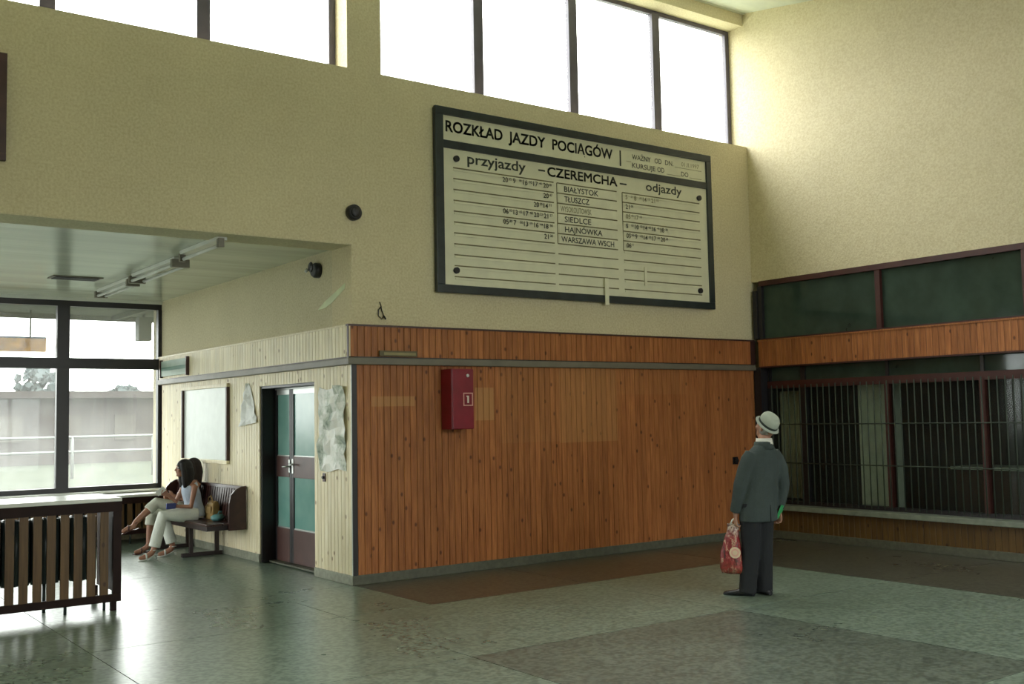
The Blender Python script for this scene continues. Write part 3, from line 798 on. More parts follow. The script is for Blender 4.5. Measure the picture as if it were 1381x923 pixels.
# ------------------------------------------------------------------ radiators with slatted covers
MT['cover_wood'] = plank_mat('cover_slat', (.085, .046, .016), (.14, .078, .030), rough=.45, rand=.12)
MT['cover_dark'] = simple('cover_frame_wood', (.022, .010, .008), .5, var=.2, spec=.12)
MT['iron'] = simple('radiator_iron', (.035, .05, .048), .35)
def cover(name, label, x0, x1, y0, y1, z0, z1, top, pitch, sw, legs=True):
    r = thing(name, label, 'radiator cover', (x1, y0, 0)); L = x0-x1; D = y1-y0
    tp = box('top', L, 0.0, -.03, D, z1-.035, z1, top, r, .006)
    box('fascia', L, 0.0, -.028, .01, z1-.125, z1-.035, 'cover_dark', r)
    box('bottom_rail', L, 0.0, -.015, .02, z0, z0+.07, 'cover_dark', r, .004)
    box('end_post', -.075, 0.0, -.015, .03, z0+.07, z1-.125, 'cover_dark', r, .003)
    box('end_panel', -.02, 0.0, .03, D, z0+.07, z1-.035, 'cover_dark', r)
    me = MB().box(0, sw, -.012, .008, 0, z1-.125-z0-.07).mesh('slat', 'cover_wood')
    x = -.075-(pitch-sw)-sw
    while x > L:
        inst(me, 'slat', r, (x, 0, z0+.07)); x -= pitch
    if legs:
        for lx in (-.12, -.46):
            MB().tube([(lx, .10, 0), (lx, .10, z0+.1)], .014, 8).obj('pipe_leg', 'iron', r)
        box('leg', -.08, -.03, .02, .07, 0, z0+.001, 'cover_dark', r); box('leg', L+.03, L+.08, .02, .07, 0, z0+.001, 'cover_dark', r)
        box('leg', -.08, -.03, D-.08, D-.03, 0, z0+.07, 'cover_dark', r); box('leg', L+.03, L+.08, D-.08, D-.03, 0, z0+.07, 'cover_dark', r)
    return r
def radiator(label, x0, x1, y, z0, z1, n):
    r = thing('radiator', label, 'radiator', ((x0+x1)/2, y, z0)); w = (x1-x0)/n
    mb = MB(); h = z1-z0
    for s in (-.06, .06):
        mb.tube([(0, s, .02), (0, s, h-.02)], w*.44, 8, round_ends=False)
    mb.tube([(0, -.06, h-.04), (0, .06, h-.04)], w*.36, 8); mb.tube([(0, -.06, .04), (0, .06, .04)], w*.36, 8)
    me = mb.mesh('section', 'iron')
    for i in range(n): inst(me, 'section', r, (-(x1-x0)/2+(i+.5)*w, 0, 0))
    MB().tube([(-(x1-x0)/2, 0, h-.05), ((x1-x0)/2, 0, h-.05)], .022, 8).obj('header', 'iron', r)
    MB().tube([(-(x1-x0)/2, 0, .05), ((x1-x0)/2, 0, .05)], .022, 8).obj('header', 'iron', r)
    for s in (-.35, .35): MB().tube([(s*(x1-x0), 0, -z0), (s*(x1-x0), 0, .05)], .016, 8).obj('foot', 'iron', r)
cover('radiator_cover', 'long dark slatted radiator cover with pale top at the left foreground', -5.6, -2.285, .20, .93, .085, 1.028, 'white_paint', .1135, .073)
radiator('dark ribbed radiator behind the slats of the foreground cover', -5.4, -2.42, .56, .25, .87, 36)
cover('radiator_cover', 'slatted radiator cover under the bay window behind the women', -9.4, -.14, 5.55, 6.15, .14, .70, 'white_paint', .115, .07)
radiator('low ribbed radiator under the bay window sill', -3.4, -.4, 5.85, .2, .58, 34)

# ------------------------------------------------------------------ bench
MT['bench'] = simple('bench_wood', (.040, .014, .011), .35, var=.25, nscale=14)
MT['bench_dark'] = simple('bench_frame', (.025, .013, .012), .4)
bn = thing('waiting_bench', 'dark red-brown slatted waiting bench against the pale pine wall', 'bench', (0, 4.0, 0))
BL0, BL1 = -1.2, 1.2
for i in range(4): box('seat_slat', -.53+i*.105, -.435+i*.105, BL0, BL1, .43, .46, 'bench', bn, .006)
box('seat_frame', -.52, -.13, BL0+.02, BL1-.02, .375, .43, 'bench_dark', bn)
bs = MB().poly([(-.125, -.03, .46), (-.105, -.03, .46), (-.05, -.03, .875), (-.07, -.03, .875)], (0, .06, 0)).mesh('back_slat', 'bench')
for i in range(29): inst(bs, 'back_slat', bn, (0, BL0+.06+i*.082, 0))
MB().poly([(-.085, BL0, .865), (-.04, BL0, .865), (-.035, BL0, .9), (-.08, BL0, .9)], (0, BL1-BL0, 0)).obj('top_rail', 'bench', bn)
ck = [(-.26, .37), (-.255, .70), (-.235, .80), (-.18, .86), (-.10, .90), (-.04, .905), (-.035, .37)]
for y in (BL0-.035, BL1): MB().poly([(x, y, z) for x, z in ck], (0, .035, 0)).obj('end_panel', 'bench', bn)
for y in (-.45, .65):
    box('leg', -.48, -.435, y-.022, y+.022, .05, .375, 'bench_dark', bn); box('leg', -.14, -.095, y-.022, y+.022, .05, .375, 'bench_dark', bn)
    box('runner', -.58, -.05, y-.025, y+.025, 0, .05, 'bench_dark', bn, .004)

# ------------------------------------------------------------------ people
def V(*a): return Vector(a)
def hand(mb, w, d, nrm, side, curl=.5, s=1.0):
    w = V(*w); d = V(*d).normalized(); nrm = V(*nrm); nrm = (nrm - d*nrm.dot(d)).normalized(); side = V(*side); side = (side - d*side.dot(d) - nrm*side.dot(nrm)).normalized()
    mb.rings([(w-d*.02*s, side*.026*s, nrm*.02*s, 12), (w+d*.02*s, side*.032*s, nrm*.018*s, 12), (w+d*.055*s, side*.041*s, nrm*.016*s, 12), (w+d*.09*s, side*.040*s, nrm*.013*s, 12), (w+d*.098*s, side*.034*s, nrm*.008*s, 12)])
    for k, (o, L) in enumerate(((.031, .068), (.0105, .078), (-.0105, .072), (-.031, .055))):
        p = w + d*.088*s + side*o*s; dd = d.copy(); pts = [p-d*.015*s, p]
        for j, q in enumerate((.42, .33, .25)):
            ax = d.cross(nrm); ang = curl*(1.0 if j else .7)
            dd = (Quaternion(ax, ang) @ dd).normalized(); p = p + dd*L*q*s; pts.append(p.copy())
        mb.tube(pts, [.0098*s, .0098*s, .0092*s, .0085*s, .0075*s], 8, round_ends=True)
    p = w + d*.03*s + side*.03*s
    t1 = p + (side*.6+d*.6+nrm*.25).normalized()*.035*s; t2 = t1 + (side*.1+d*.9+nrm*.5).normalized()*.03*s; t3 = t2 + (d*.8+nrm*.7-side*.2).normalized()*.022*s
    mb.tube([p, t1, t2, t3], [.014*s, .012*s, .0105*s, .009*s], 8, round_ends=True)

def head(mb, c, upv, face, s=1.0):
    """skull, jaw, nose, ears, lips around centre c"""
    c = V(*c); u = V(*upv).normalized(); f = V(*face); f = (f-u*f.dot(u)).normalized(); l = u.cross(f)
    rg = []
    for (h, w, dp, off) in ((-.115, .030, .035, .040), (-.100, .048, .058, .028), (-.07, .060, .078, .014), (-.03, .069, .090, .004), (.01, .073, .096, .0), (.045, .072, .095, -.003), (.078, .062, .082, -.006), (.100, .042, .058, -.008), (.112, .018, .026, -.008)):
        rg.append((c+u*h*s+f*off*s, l*w*s, f*dp*s, 18))
    mb.rings(rg)
    mb.tube([c+f*.088*s+u*.018*s, c+f*.103*s-u*.008*s, c+f*.116*s-u*.028*s, c+f*.098*s-u*.038*s], [.008*s, .011*s, .014*s, .012*s], 8, round_ends=True)
    mb.ball(c+f*.088*s+u*.03*s, (.045*s, .014*s, .012*s), (l, f, u), 10, 6)         # brow
    mb.ball(c+f*.088*s-u*.062*s, (.024*s, .012*s, .008*s), (l, f, u), 10, 6)       # lips
    mb.ball(c+f*.080*s-u*.098*s, (.022*s, .016*s, .016*s), (l, f, u), 10, 6)       # chin
    for k in (-1, 1):
        mb.ball(c+l*k*.075*s-f*.008*s-u*.008*s, (.010*s, .018*s, .030*s), (l, f, u), 10, 7)
        mb.ball(c+l*k*.045*s+f*.072*s-u*.03*s, (.022*s, .02*s, .018*s), (l, f, u), 10, 6)
    return c, u, f, l
MT['eye_white'] = simple('eye_white', (.75, .73, .70), .3, var=.02); MT['iris'] = simple('iris', (.04, .025, .015), .2)
MT['lip'] = simple('lip', (.30, .09, .07), .5)
def face_bits(body, c, u, f, l, s=1.0):
    for k in (-1, 1):
        p = c+l*k*.032*s+f*.082*s+u*.010*s
        e = MB().ball(p, .0125*s, None, 10, 7).obj('eye', 'eye_white', body)
        MB().ball(p+f*.0085*s, .006*s, None, 8, 6).obj('iris', 'iris', e)
        MB().tube([p+l*-.016*s+u*.022*s+f*.006*s, p+u*.026*s+f*.012*s, p+l*.016*s+u*.022*s+f*.006*s], .0035*s, 6).obj('eyebrow', 'iris', body)
    MB().tube([c+l*-.022*s+f*.094*s-u*.063*s, c+f*.101*s-u*.062*s, c+l*.022*s+f*.094*s-u*.063*s], .004*s, 6).obj('mouth', 'lip', body)

def shoe(mb, heel, toe_dir, L=.28, w=.048, h=.075, lift=0.):
    p = V(*heel); d = V(*toe_dir).normalized(); z = V(0, 0, 1); sd = d.cross(z).normalized(); z2 = sd.cross(d)
    pr = [(-.01, .5, .55), (.015, .8, .95), (.06, .88, 1.0), (.11, .85, .95), (.16, .95, .72), (.21, 1.0, .60), (.25, .85, .5), (.275, .5, .36), (.283, .22, .22)]
    k = L/.283
    mb.rings([(p+d*x*k+z2*h*hh*.5, sd*w*ww, z2*h*hh*.5, 12) for x, ww, hh in pr])

# ---- the man looking up at the timetable
MT['suit'] = None
def cloth(name, col, var=.1, sc_=240, bump=.25, rough=.9, fold=.35):
    k = N(name); p = k.objc()
    a = k.noise(p, sc_, 2); b = k.noise(p, 7, 4, .6)
    c = k.ramp(b, [(.3, tuple(x*(1-var) for x in col)), (.7, tuple(x*(1+var) for x in col))])
    c = k.mix(.3, c, k.ramp(a, [(.3, .2), (.7, .85)]), 'SOFT_LIGHT')
    k.setc(c); k.setr(rough)
    f = k.noise(k.scale(p, (1.6, 1.6, .7)), 9, 3, .6)
    k.bump(k.math('ADD', k.math('MULTIPLY', f, 1.0), k.math('MULTIPLY', a, .06)), fold, .03)
    return k.m
MT['jacket'] = cloth('grey_wool', (.040, .055, .053)); MT['trouser_dark'] = cloth('dark_trouser', (.011, .013, .016))
MT['hat'] = cloth('pale_hat_felt', (.36, .40, .34), fold=.1); MT['hat_band'] = cloth('dark_hat_band', (.03, .04, .035), fold=.05)
MT['shirt'] = cloth('white_shirt', (.66, .66, .60), fold=.15); MT['shoe_black'] = simple('black_leather', (.012, .013, .018), .3)
MT['grey_hair'] = simple('grey_hair', (.30, .29, .26), .7, var=.3, nscale=60)
man = thing('person', 'man in pale hat and grey suit seen from behind holding a red bag', 'person', (2.537, -3.14, 0), math.atan2(-.745, .667))
fd = V(-.72, .69, 0).normalized(); ld = V(-.69, -.72, 0).normalized(); bk = -fd
hc = V(.150, .0, 1.555); hu = (V(0, 0, 1)+bk*.42).normalized()
mb = MB()
hinfo = head(mb, hc, hu, fd)
mb.tube([(.112, -.0, 1.36), (.118, .0, 1.43), hc-hu*.07-fd*.012*0], [.062, .058, .058], 14)
mb.rings([((.03, 0, .80), ld*.15, fd*.11), ((.035, 0, .92), ld*.155, fd*.11), ((.05, 0, 1.03), ld*.145, fd*.10), ((.08, 0, 1.2), ld*.165, fd*.11), ((.10, 0, 1.32), ld*.16, fd*.085), ((.112, 0, 1.38), ld*.08, fd*.06)])
shL = V(.10, 0, 1.315)+ld*.165; shR = V(.10, 0, 1.315)-ld*.165
elL = V(-.115, -.14, 1.02); wrL = V(-.165, -.085, .755)
elR = V(.285, .10, 1.01); wrR = V(.235, .10, .775)
mb.tube([shL, elL, wrL], [.052, .042, .030], 10); mb.tube([shR, elR, wrR], [.052, .042, .030], 10)
hand(mb, wrL-V(0, 0, .005), (-.02, .02, -1), (.8, .2, 0), fd, .95); hand(mb, wrR, (.0, .02, -1), ld, fd, .8)
hpL = V(.03, 0, .86)+ld*.085; hpR = V(.03, 0, .86)-ld*.085
anL = V(-.075, -.05, .09); anR = V(.075, .05, .09)
mb.tube([hpL, V(-.035, -.045, .47), anL, anL-V(0, 0, .05)], [.08, .055, .04, .04], 12); mb.tube([hpR, V(.085, .055, .47), anR, anR-V(0, 0, .05)], [.08, .055, .04, .04], 12)
body = remesh(mb, 'body', 'skin_old', .0075, 3, .4, man)
face_bits(body, *hinfo)
# jacket
mb = MB()
mb.rings([((.043, 0, .685), ld*.205, fd*.150), ((.044, 0, .74), ld*.205, fd*.150), ((.05, 0, .88), ld*.198, fd*.142), ((.06, 0, 1.0), ld*.192, fd*.136), ((.078, 0, 1.13), ld*.200, fd*.138), ((.095, 0, 1.25), ld*.205, fd*.130), ((.102, 0, 1.32), ld*.185, fd*.105), ((.110, 0, 1.375), ld*.115, fd*.082), ((.114, 0, 1.405), ld*.075, fd*.072)])
mb.tube([shL+V(.02, .01, .01), shL+V(-.01, 0, -.06), (shL+elL)/2, elL, (elL+wrL)/2, wrL+V(0, 0, .02)], [.062, .078, .070, .063, .056, .052], 14)
mb.tube([shR+V(-.02, -.01, .01), shR+V(.015, 0, -.06), (shR+elR)/2+V(.02, 0, 0), elR, (elR+wrR)/2, wrR+V(0, 0, .02)], [.062, .076, .068, .062, .055, .051], 14)
jk = remesh(mb, 'jacket', 'jacket', .0095, 5, .5, man)
cl = MB()
def arc_collar(mb, c, r0, r1, z0, z1, a0, a1, th, n=14):
    pts = []
    for i in range(n+1):
        a = a0+(a1-a0)*i/n
        d = bk*math.cos(a)+ld*math.sin(a)
        pts.append((V(*c)+d*r0+V(0, 0, z0), V(*c)+d*r1+V(0, 0, z1), d))
    b = len(mb.v)
    for p, q, d in pts: mb.v += [tuple(p), tuple(q), tuple(q+d*th), tuple(p+d*th)]
    for i in range(n):
        k = b+4*i
        for x in range(4): y = (x+1) % 4; mb.f.append((k+x, k+y, k+4+y, k+4+x)); mb.sm.append(True)
    mb.f.append((b, b+1, b+2, b+3)); mb.f.append((b+4*n+3, b+4*n+2, b+4*n+1, b+4*n)); mb.sm += [False, False]
arc_collar(cl, (.114, 0, 0), .088, .070, 1.352, 1.425, -2.3, 2.3, .012); cl.obj('collar', 'jacket', jk)
MB().poly([tuple(V(.043, 0, .685)+bk*.152+ld*.004), tuple(V(.043, 0, .685)+bk*.152-ld*.004), tuple(V(.047, 0, .84)+bk*.149-ld*.001), tuple(V(.047, 0, .84)+bk*.149+ld*.001)], tuple(bk*.004)).obj('back_vent', 'trouser_dark', jk)
cl = MB(); arc_collar(cl, (.120, 0, 0), .076, .066, 1.395, 1.455, -2.6, 2.6, .008); cl.obj('shirt_collar', 'shirt', man)
# trousers
mb = MB()
mb.rings([((.032, 0, .74), ld*.175, fd*.130), ((.035, 0, .86), ld*.18, fd*.132), ((.04, 0, .99), ld*.165, fd*.12)])
for hp, kn, an in ((hpL, V(-.035, -.045, .47), anL), (hpR, V(.085, .055, .47), anR)):
    mb.tube([hp, hp*.5+kn*.5, kn, kn*.45+an*.55, V(an.x, an.y, .075), V(an.x-.004, an.y, .028)], [.108, .098, .086, .082, .080, .082], 16)
remesh(mb, 'trousers', 'trouser_dark', .0095, 4, .5, man)
mb = MB(); shoe(mb, (anL.x+.05, anL.y-.02, 0), (-.96, .28, 0), .285); mb.obj('shoe', 'shoe_black', man)
mb = MB(); shoe(mb, (anR.x+.05, anR.y-.06, 0), (-.62, .78, 0), .285); mb.obj('shoe', 'shoe_black', man)
# hat, tipped back
ha = (V(0, 0, 1)*.74+bk*.67).normalized(); hs = ld; hf = hs.cross(ha).normalized()
if hf.dot(fd) < 0: hf = -hf
h0 = hc+hu*.030
ht = bpy.data.objects.new('hat', None); COL.objects.link(ht); ht.parent = man
crown = MB(); crown.rings([(h0, hs*.088, hf*.103, 24), (h0+ha*.04, hs*.087, hf*.101, 24), (h0+ha*.075, hs*.082, hf*.094, 24), (h0+ha*.098, hs*.068, hf*.078, 24), (h0+ha*.108, hs*.045, hf*.052, 24), (h0+ha*.106, hs*.02, hf*.03, 24)])
crown.obj('crown', 'hat', ht)
bm_ = MB(); bm_.rings([(h0+ha*.002, hs*.084, hf*.098, 28), (h0-ha*.004, hs*.098, hf*.112, 28), (h0-ha*.010, hs*.108, hf*.124, 28), (h0-ha*.006, hs*.113, hf*.129, 28), (h0-ha*.002, hs*.111, hf*.127, 28), (h0+ha*.002, hs*.099, hf*.114, 28), (h0+ha*.010, hs*.086, hf*.100, 28)], capa=False, capb=False)
bm_.obj('brim', 'hat', ht)
bm_ = MB(); bm_.rings([(h0+ha*.006, hs*.090, hf*.105, 28), (h0+ha*.030, hs*.0895, hf*.1045, 28)], capa=False, capb=False); bm_.obj('hat_band', 'hat_band', ht)
hh = MB(); c0 = hc-hu*.02
hh.rings([(c0-hu*.055-fd*.022, ld*.060, fd*.060, 16), (c0-hu*.02-fd*.014, ld*.073, fd*.080, 16), (c0+hu*.02-fd*.012, ld*.0765, fd*.084, 16), (c0+hu*.05-fd*.012, ld*.076, fd*.084, 16)]); hh.obj('hair', 'grey_hair', man)

# ---- carrier bag in his hand
kb = N('bag_print'); pb = kb.objc()
sx = kb.n('ShaderNodeSeparateXYZ'); kb.l(pb, sx.inputs[0])
c = kb.ramp(kb.noise(kb.scale(pb, (1, .3, .45)), 24, 4, .7), [(.36, (.03, .012, .01)), (.45, (.20, .015, .018)), (.56, (.30, .03, .035)), (.62, (.55, .38, .25)), (.68, (.20, .03, .03))])
topm = kb.ramp(kb.math('ADD', sx.outputs[2], kb.math('MULTIPLY', kb.noise(pb, 30, 3), .12)), [(.40, 0.), (.46, .55), (.52, .8)])
c = kb.mix(topm, c, kb.ramp(kb.noise(pb, 45, 2), [(.4, (.10, .07, .06)), (.55, (.62, .55, .45))]))
c = kb.mix(kb.ramp(sx.outputs[2], [(.02, .7), (.16, 0.)]), c, kb.ramp(kb.noise(pb, 40, 3), [(.4, (.10, .05, .02)), (.6, (.35, .06, .04))]))
kb.setc(c); kb.setr(.3); kb.bump(kb.noise(kb.scale(pb, (2, 1, .6)), 14, 4, .7), .6, .02)
MT['bag_print'] = kb.m
bag = thing('carrier_bag', 'red printed plastic carrier bag hanging from the man\'s hand', 'bag', (2.537, -3.14, .0), math.atan2(-.745, .667))
bx, by = -.215, -.075
mb = MB()
prof = [(.205, .055, .012, .02), (.215, .098, .035, .012), (.26, .108, .045, .005), (.33, .105, .047, .0), (.40, .098, .045, -.002), (.47, .085, .040, .006), (.54, .068, .034, .014), (.60, .057, .028, .022), (.645, .055, .018, .028), (.665, .058, .012, .030)]
mb.rings([((bx+o, by, z), V(a, 0, 0), V(0, b, 0), 20) for z, a, b, o in prof])
rnd = random.Random(4); mb.v = [(x+rnd.gauss(0, .004), y+rnd.gauss(0, .004), z+rnd.gauss(0, .003)) for x, y, z in mb.v]
bb = mb.obj('body', 'bag_print', bag)
for o in bag.children: pass
bb.data.transform(Matrix.Translation((0, 0, -.2))); bb.location = (0, 0, .2)
for k in (-1, 1):
    MB().tube([(bx+.03-.03, by+k*.012, .66), (bx+.02, by+k*.014, .70), (bx+.045, by+k*.012, .725), (bx+.06, by+k*.014, .70), (bx+.03+.035, by+k*.012, .66)], .007, 6, flat=.5).obj('handle', 'shirt', bag)
lg = MB(); lg.tube([(bx+.035, by-.050, .405), (bx+.035, by-.0475, .405)], [.052, .052], 20); lo = lg.obj('logo', 'sign_pink', bag)
for v in lo.data.vertices: v.co.y -= .002
MT['logo_cream'] = simple('logo_cream', (.66, .52, .36), .4)
lo.data.materials[0] = MT['logo_cream']
MB().tube([(bx+.035, by-.0545, .405), (bx+.035, by-.0525, .405)], [.036, .036], 20).obj('logo_ring', 'sign_pink', lo)
MB().tube([(bx+.035, by-.0565, .405), (bx+.035, by-.0545, .405)], [.022, .022], 16).obj('logo_centre', 'logo_cream', lo)
# green folded leaflet in the other hand
MT['green'] = simple('green_paper', (.03, .30, .10), .5)
lf_ = MB(); lf_.poly([(.205, .05, .71), (.255, .02, .83), (.275, .03, .82), (.225, .06, .70)], (.02, .08, .0))
o = lf_.obj('leaflet', 'green', None, (2.537, -3.14, 0)); o.rotation_euler = (0, 0, math.atan2(-.745, .667))
tag(o, 'small bright green folded leaflet in the man\'s right hand', 'leaflet')

# ---- the two women on the bench
MT['dark_hair'] = simple('dark_hair', (.007, .005, .005), .75, var=.4, nscale=70, bump=.5, bscale=90); MT['brown_hair'] = simple('brown_hair', (.020, .010, .008), .75, var=.4, nscale=70, bump=.5, bscale=90)
MT['blue_top'] = cloth('pale_blue_top', (.40, .46, .56), fold=.3); MT['white_trouser'] = cloth('white_trousers', (.66, .68, .62), fold=.35)
MT['cream_trouser'] = cloth('cream_trousers', (.52, .53, .45), fold=.35); MT['brown_top'] = cloth('dark_top', (.045, .025, .03), fold=.3)
MT['sandal_white'] = simple('white_sandal', (.60, .62, .58), .4); MT['sandal_brown'] = simple('brown_sandal', (.07, .025, .02), .4)
XF = V(-1, 0, 0); YL = V(0, -1, 0)
def woman(label, y0, px, cx, hx, hz, legs, arms, mats, hair_fn, top_sleeve, face, capri, tops):
    w = thing('person', label, 'person', (0, y0, 0)); skin, top, tr, sh = mats
    mb = MB()
    hi = head(mb, (hx, 0, hz), (.08, 0, 1), face, .93)
    mb.tube([(cx+.01, 0, .97), ((cx+hx)/2+.012, 0, 1.01), (hx+.02, 0, hz-.06)], [.05, .046, .048], 12)
    mb.rings([((px, 0, .50), YL*.150, XF*.105), ((px-.005, 0, .58), YL*.145, XF*.10), ((px*.6+cx*.4, 0, .68), YL*.115, XF*.085), ((px*.2+cx*.8, 0, .82), YL*.135, XF*.095), ((cx, 0, .90), YL*.145, XF*.085), ((cx+.01, 0, .965), YL*.10, XF*.06)])
    for (hp, kn, an) in legs:
        hp, kn, an = V(*hp), V(*kn), V(*an)
        mb.tube([hp, (hp+kn)/2, kn, kn*.6+an*.4, an], [.078, .070, .054, .050, .034], 12)
    for (sh_, el, wr, hd, nr) in arms:
        mb.tube([sh_, el, wr], [.042, .034, .023], 10); hand(mb, wr, hd, nr, (0, 0, 1), .6, .88)
    for (_, _, an), (td, lift) in zip(legs, tops['feet']):
        an = V(*an); d = V(*td).normalized()
        mb.tube([an, an+d*.03+V(0, 0, -.045), an+d*.11+V(0, 0, -.075+lift), an+d*.165+V(0, 0, -.082+lift)], [.034, .036, .034, .026], 10, flat=.9, round_ends=True)
    b = remesh(mb, 'body', skin, .0085, 3, .4, w); face_bits(b, *hi, .93)
    mb = MB()
    mb.rings([((px, 0, .50), YL*.170, XF*.125), ((px-.002, 0, .57), YL*.165, XF*.122), ((px*.6+cx*.4, 0, .68), YL*.140, XF*.110), ((px*.2+cx*.8, 0, .80), YL*.150, XF*.115), ((cx, 0, .88), YL*.150, XF*.100), ((cx+.008, 0, .93), YL*.125, XF*.08), ((cx+.015, 0, .955), YL*.085, XF*.06)])
    if top_sleeve:
        for (sh_, el, wr, hd, nr) in arms: mb.tube([sh_, V(*sh_)*.55+V(*el)*.45], [.058, .05], 10)
    remesh(mb, 'top', top, .0095, 5, .5, w)
    mb = MB()
    mb.rings([((px-.01, 0, .478), YL*.160, XF*.12), ((px, 0, .54), YL*.163, XF*.12), ((px, 0, .60), YL*.140, XF*.10)])
    for (hp, kn, an), k in zip(legs, capri):
        hp, kn, an = V(*hp), V(*kn), V(*an)
        end = kn*(1-k)+an*k
        mb.tube([hp, hp*.7+kn*.3, (hp+kn)/2, kn, kn*.7+end*.3, end], [.105, .096, .088, .074, .070, .073], 14)
    remesh(mb, 'trousers', tr, .0095, 4, .5, w)
    hair_fn(w, *hi)
    for (_, _, an), (td, lift) in zip(legs, tops['feet']):
        an = V(*an); d = V(*td).normalized(); sd = d.cross(V(0, 0, 1)).normalized()
        mb = MB(); p = an+V(0, 0, -.098)
        mb.rings([(p-d*.045+V(0, 0, .03 if tops['heel'] else 0), sd*.026, V(0, 0, .009), 10), (p+d*.0+V(0, 0, .03 if tops['heel'] else 0), sd*.03, V(0, 0, .009), 10), (p+d*.07+V(0, 0, lift*.6), sd*.033, V(0, 0, .008), 10), (p+d*.13+V(0, 0, lift-.012), sd*.04, V(0, 0, .008), 10), (p+d*.185+V(0, 0, lift-.016), sd*.032, V(0, 0, .007), 10), (p+d*.205+V(0, 0, lift-.016), sd*.012, V(0, 0, .006), 10)])
        so = mb.obj('sandal', sh, w)
        q = an+d*.10+V(0, 0, -.075+lift)
        MB().tube([q+sd*.036-V(0, 0, .025), q+sd*.028+V(0, 0, .026), q+V(0, 0, .040), q-sd*.028+V(0, 0, .026), q-sd*.036-V(0, 0, .025)], .011, 6, flat=.5).obj('strap', sh, so)
        q = an+V(0, 0, -.005)
        MB().tube([q+d*.042, q+sd*.042, q-d*.042, q-sd*.042, q+d*.042], .006, 6).obj('strap', sh, so)
        if tops['heel']: MB().tube([an-d*.03+V(0, 0, -.08), an-d*.035+V(0, 0, -.118)], [.016, .010], 8).obj('heel', sh, so)
    return w
def hair_long(mat, length, spread):
    def fn(w, c, u, f, l):
        mb = MB()
        mb.ball(c+u*.022-f*.012, (.089, .104, .104), (l, f, u), 18, 10)
        Z = V(0, 0, 1); e = c+V(0, 0, .02)-f*.02
        mb.rings([(e+Z*.0-f*.02, l*.095, f*.085, 18), (e-Z*.08-f*.035, l*.105, f*.082, 18), (e-Z*.16-f*.03, l*spread, f*.075, 18), (e-Z*length*.8-f*.03, l*spread*.95, f*.06, 18), (e-Z*length-f*.03, l*spread*.7, f*.04, 18)])
        mb.tube([e+l*.075+f*.05+Z*.05, e+l*.095+f*.04-Z*.06, e+l*.10+f*.03-Z*.17, e+l*.09+f*.03-Z*(length-.04)], [.03, .035, .034, .014], 10)
        mb.tube([e-l*.075+f*.05+Z*.05, e-l*.095+f*.04-Z*.06, e-l*.10+f*.03-Z*.17, e-l*.09+f*.03-Z*(length-.04)], [.03, .035, .034, .014], 10)
        remesh(mb, 'hair', mat, .009, 3, .4, w)
    return fn
woman('woman with long dark hair in pale blue top and white trousers on the bench', 3.72, -.345, -.415, -.495, 1.115,
      [((-.36, -.09, .525), (-.80, -.10, .535), (-.91, -.11, .125)), ((-.36, .09, .525), (-.73, .10, .520), (-.60, .10, .125))],
      [((-.405, -.165, .90), (-.47, -.20, .635), (-.63, -.11, .645), (-.9, .35, .0), (0, 1, -.3)), ((-.42, .165, .90), (-.53, .20, .68), (-.655, .12, .775), (-.75, -.1, .35), (0, -1, .2))],
      ('skin_tan', 'blue_top', 'white_trouser', 'sandal_white'), hair_long('dark_hair', .31, .115), False, (-.96, .1, -.25), (.93, .88),
      dict(feet=[((-1, -.05, 0), -.008), ((-.9, .1, 0), -.008)], heel=True))
woman('woman in dark top and cream cropped trousers with legs crossed on the bench', 4.24, -.24, -.19, -.195, 1.11,
      [((-.27, -.09, .53), (-.71, -.10, .665), (-.985, -.12, .435)), ((-.27, .09, .52), (-.72, .07, .515), (-.765, .04, .125))],
      [((-.18, -.165, .90), (-.30, -.20, .66), (-.47, -.08, .74), (-.85, .35, .2), (0, 1, .2)), ((-.18, .165, .90), (-.30, .20, .66), (-.47, .10, .70), (-.85, -.3, .1), (0, -1, .2))],
      ('skin_tan', 'brown_top', 'cream_trouser', 'sandal_brown'), hair_long('brown_hair', .34, .12), False, (-.95, .1, -.3), (.40, .38),
      dict(feet=[((-.9, -.03, -.32), .035), ((-1, 0, 0), -.008)], heel=False))
ph = box('phone', -.035, .035, -.004, .004, -.06, .06, 'white_paint', None, .003); ph.location = (-.765, 3.80, .835); ph.rotation_euler = (.3, .9, .2)
tag(ph, 'small white phone held up by the woman in pale blue', 'phone')
MT['blue_purse'] = simple('blue_purse', (.015, .03, .16), .45); MT['yellow_bag'] = simple('ochre_bag', (.34, .22, .08), .7, bump=.4, bscale=25); MT['teal_item'] = simple('teal_plastic', (.10, .26, .27), .4)
pu = thing('purse', 'small dark blue purse on the lap of the woman in pale blue', 'purse', (-.70, 3.60, .615))
box('body', -.06, .06, -.018, .018, .0, .075, 'blue_purse', pu, .012); box('flap', -.058, .058, -.024, -.017, .03, .072, 'blue_purse', pu, .003)
MB().tube([(.05, 0, .07), (.09, .01, .05), (.11, .0, .01)], .004, 6).obj('wrist_strap', 'blue_purse', pu)
hbag = thing('handbag', 'soft ochre handbag on the bench behind the woman in pale blue', 'handbag', (-.185, 3.50, .46))
mb = MB(); mb.box(-.065, .055, -.13, .13, .0, .10); mb.box(-.055, .045, -.12, .12, .06, .20); mb.box(-.03, .03, -.11, .11, .16, .235)
remesh(mb, 'body', 'yellow_bag', .012, 6, .6, hbag)
MB().tube([(-.03, -.08, .19), (-.04, -.06, .27), (-.03, .0, .30), (-.04, .06, .27), (-.03, .08, .19)], .008, 8).obj('handle', 'yellow_bag', hbag)
box('flap', -.075, -.055, -.10, .10, .08, .17, 'yellow_bag', hbag, .008)
bt = thing('plastic_bag', 'small teal plastic bag lying on the bench seat', 'bag', (-.25, 3.16, .46))
mb = MB(); mb.ball((0, 0, .045), (.09, .08, .044), None, 14, 8)
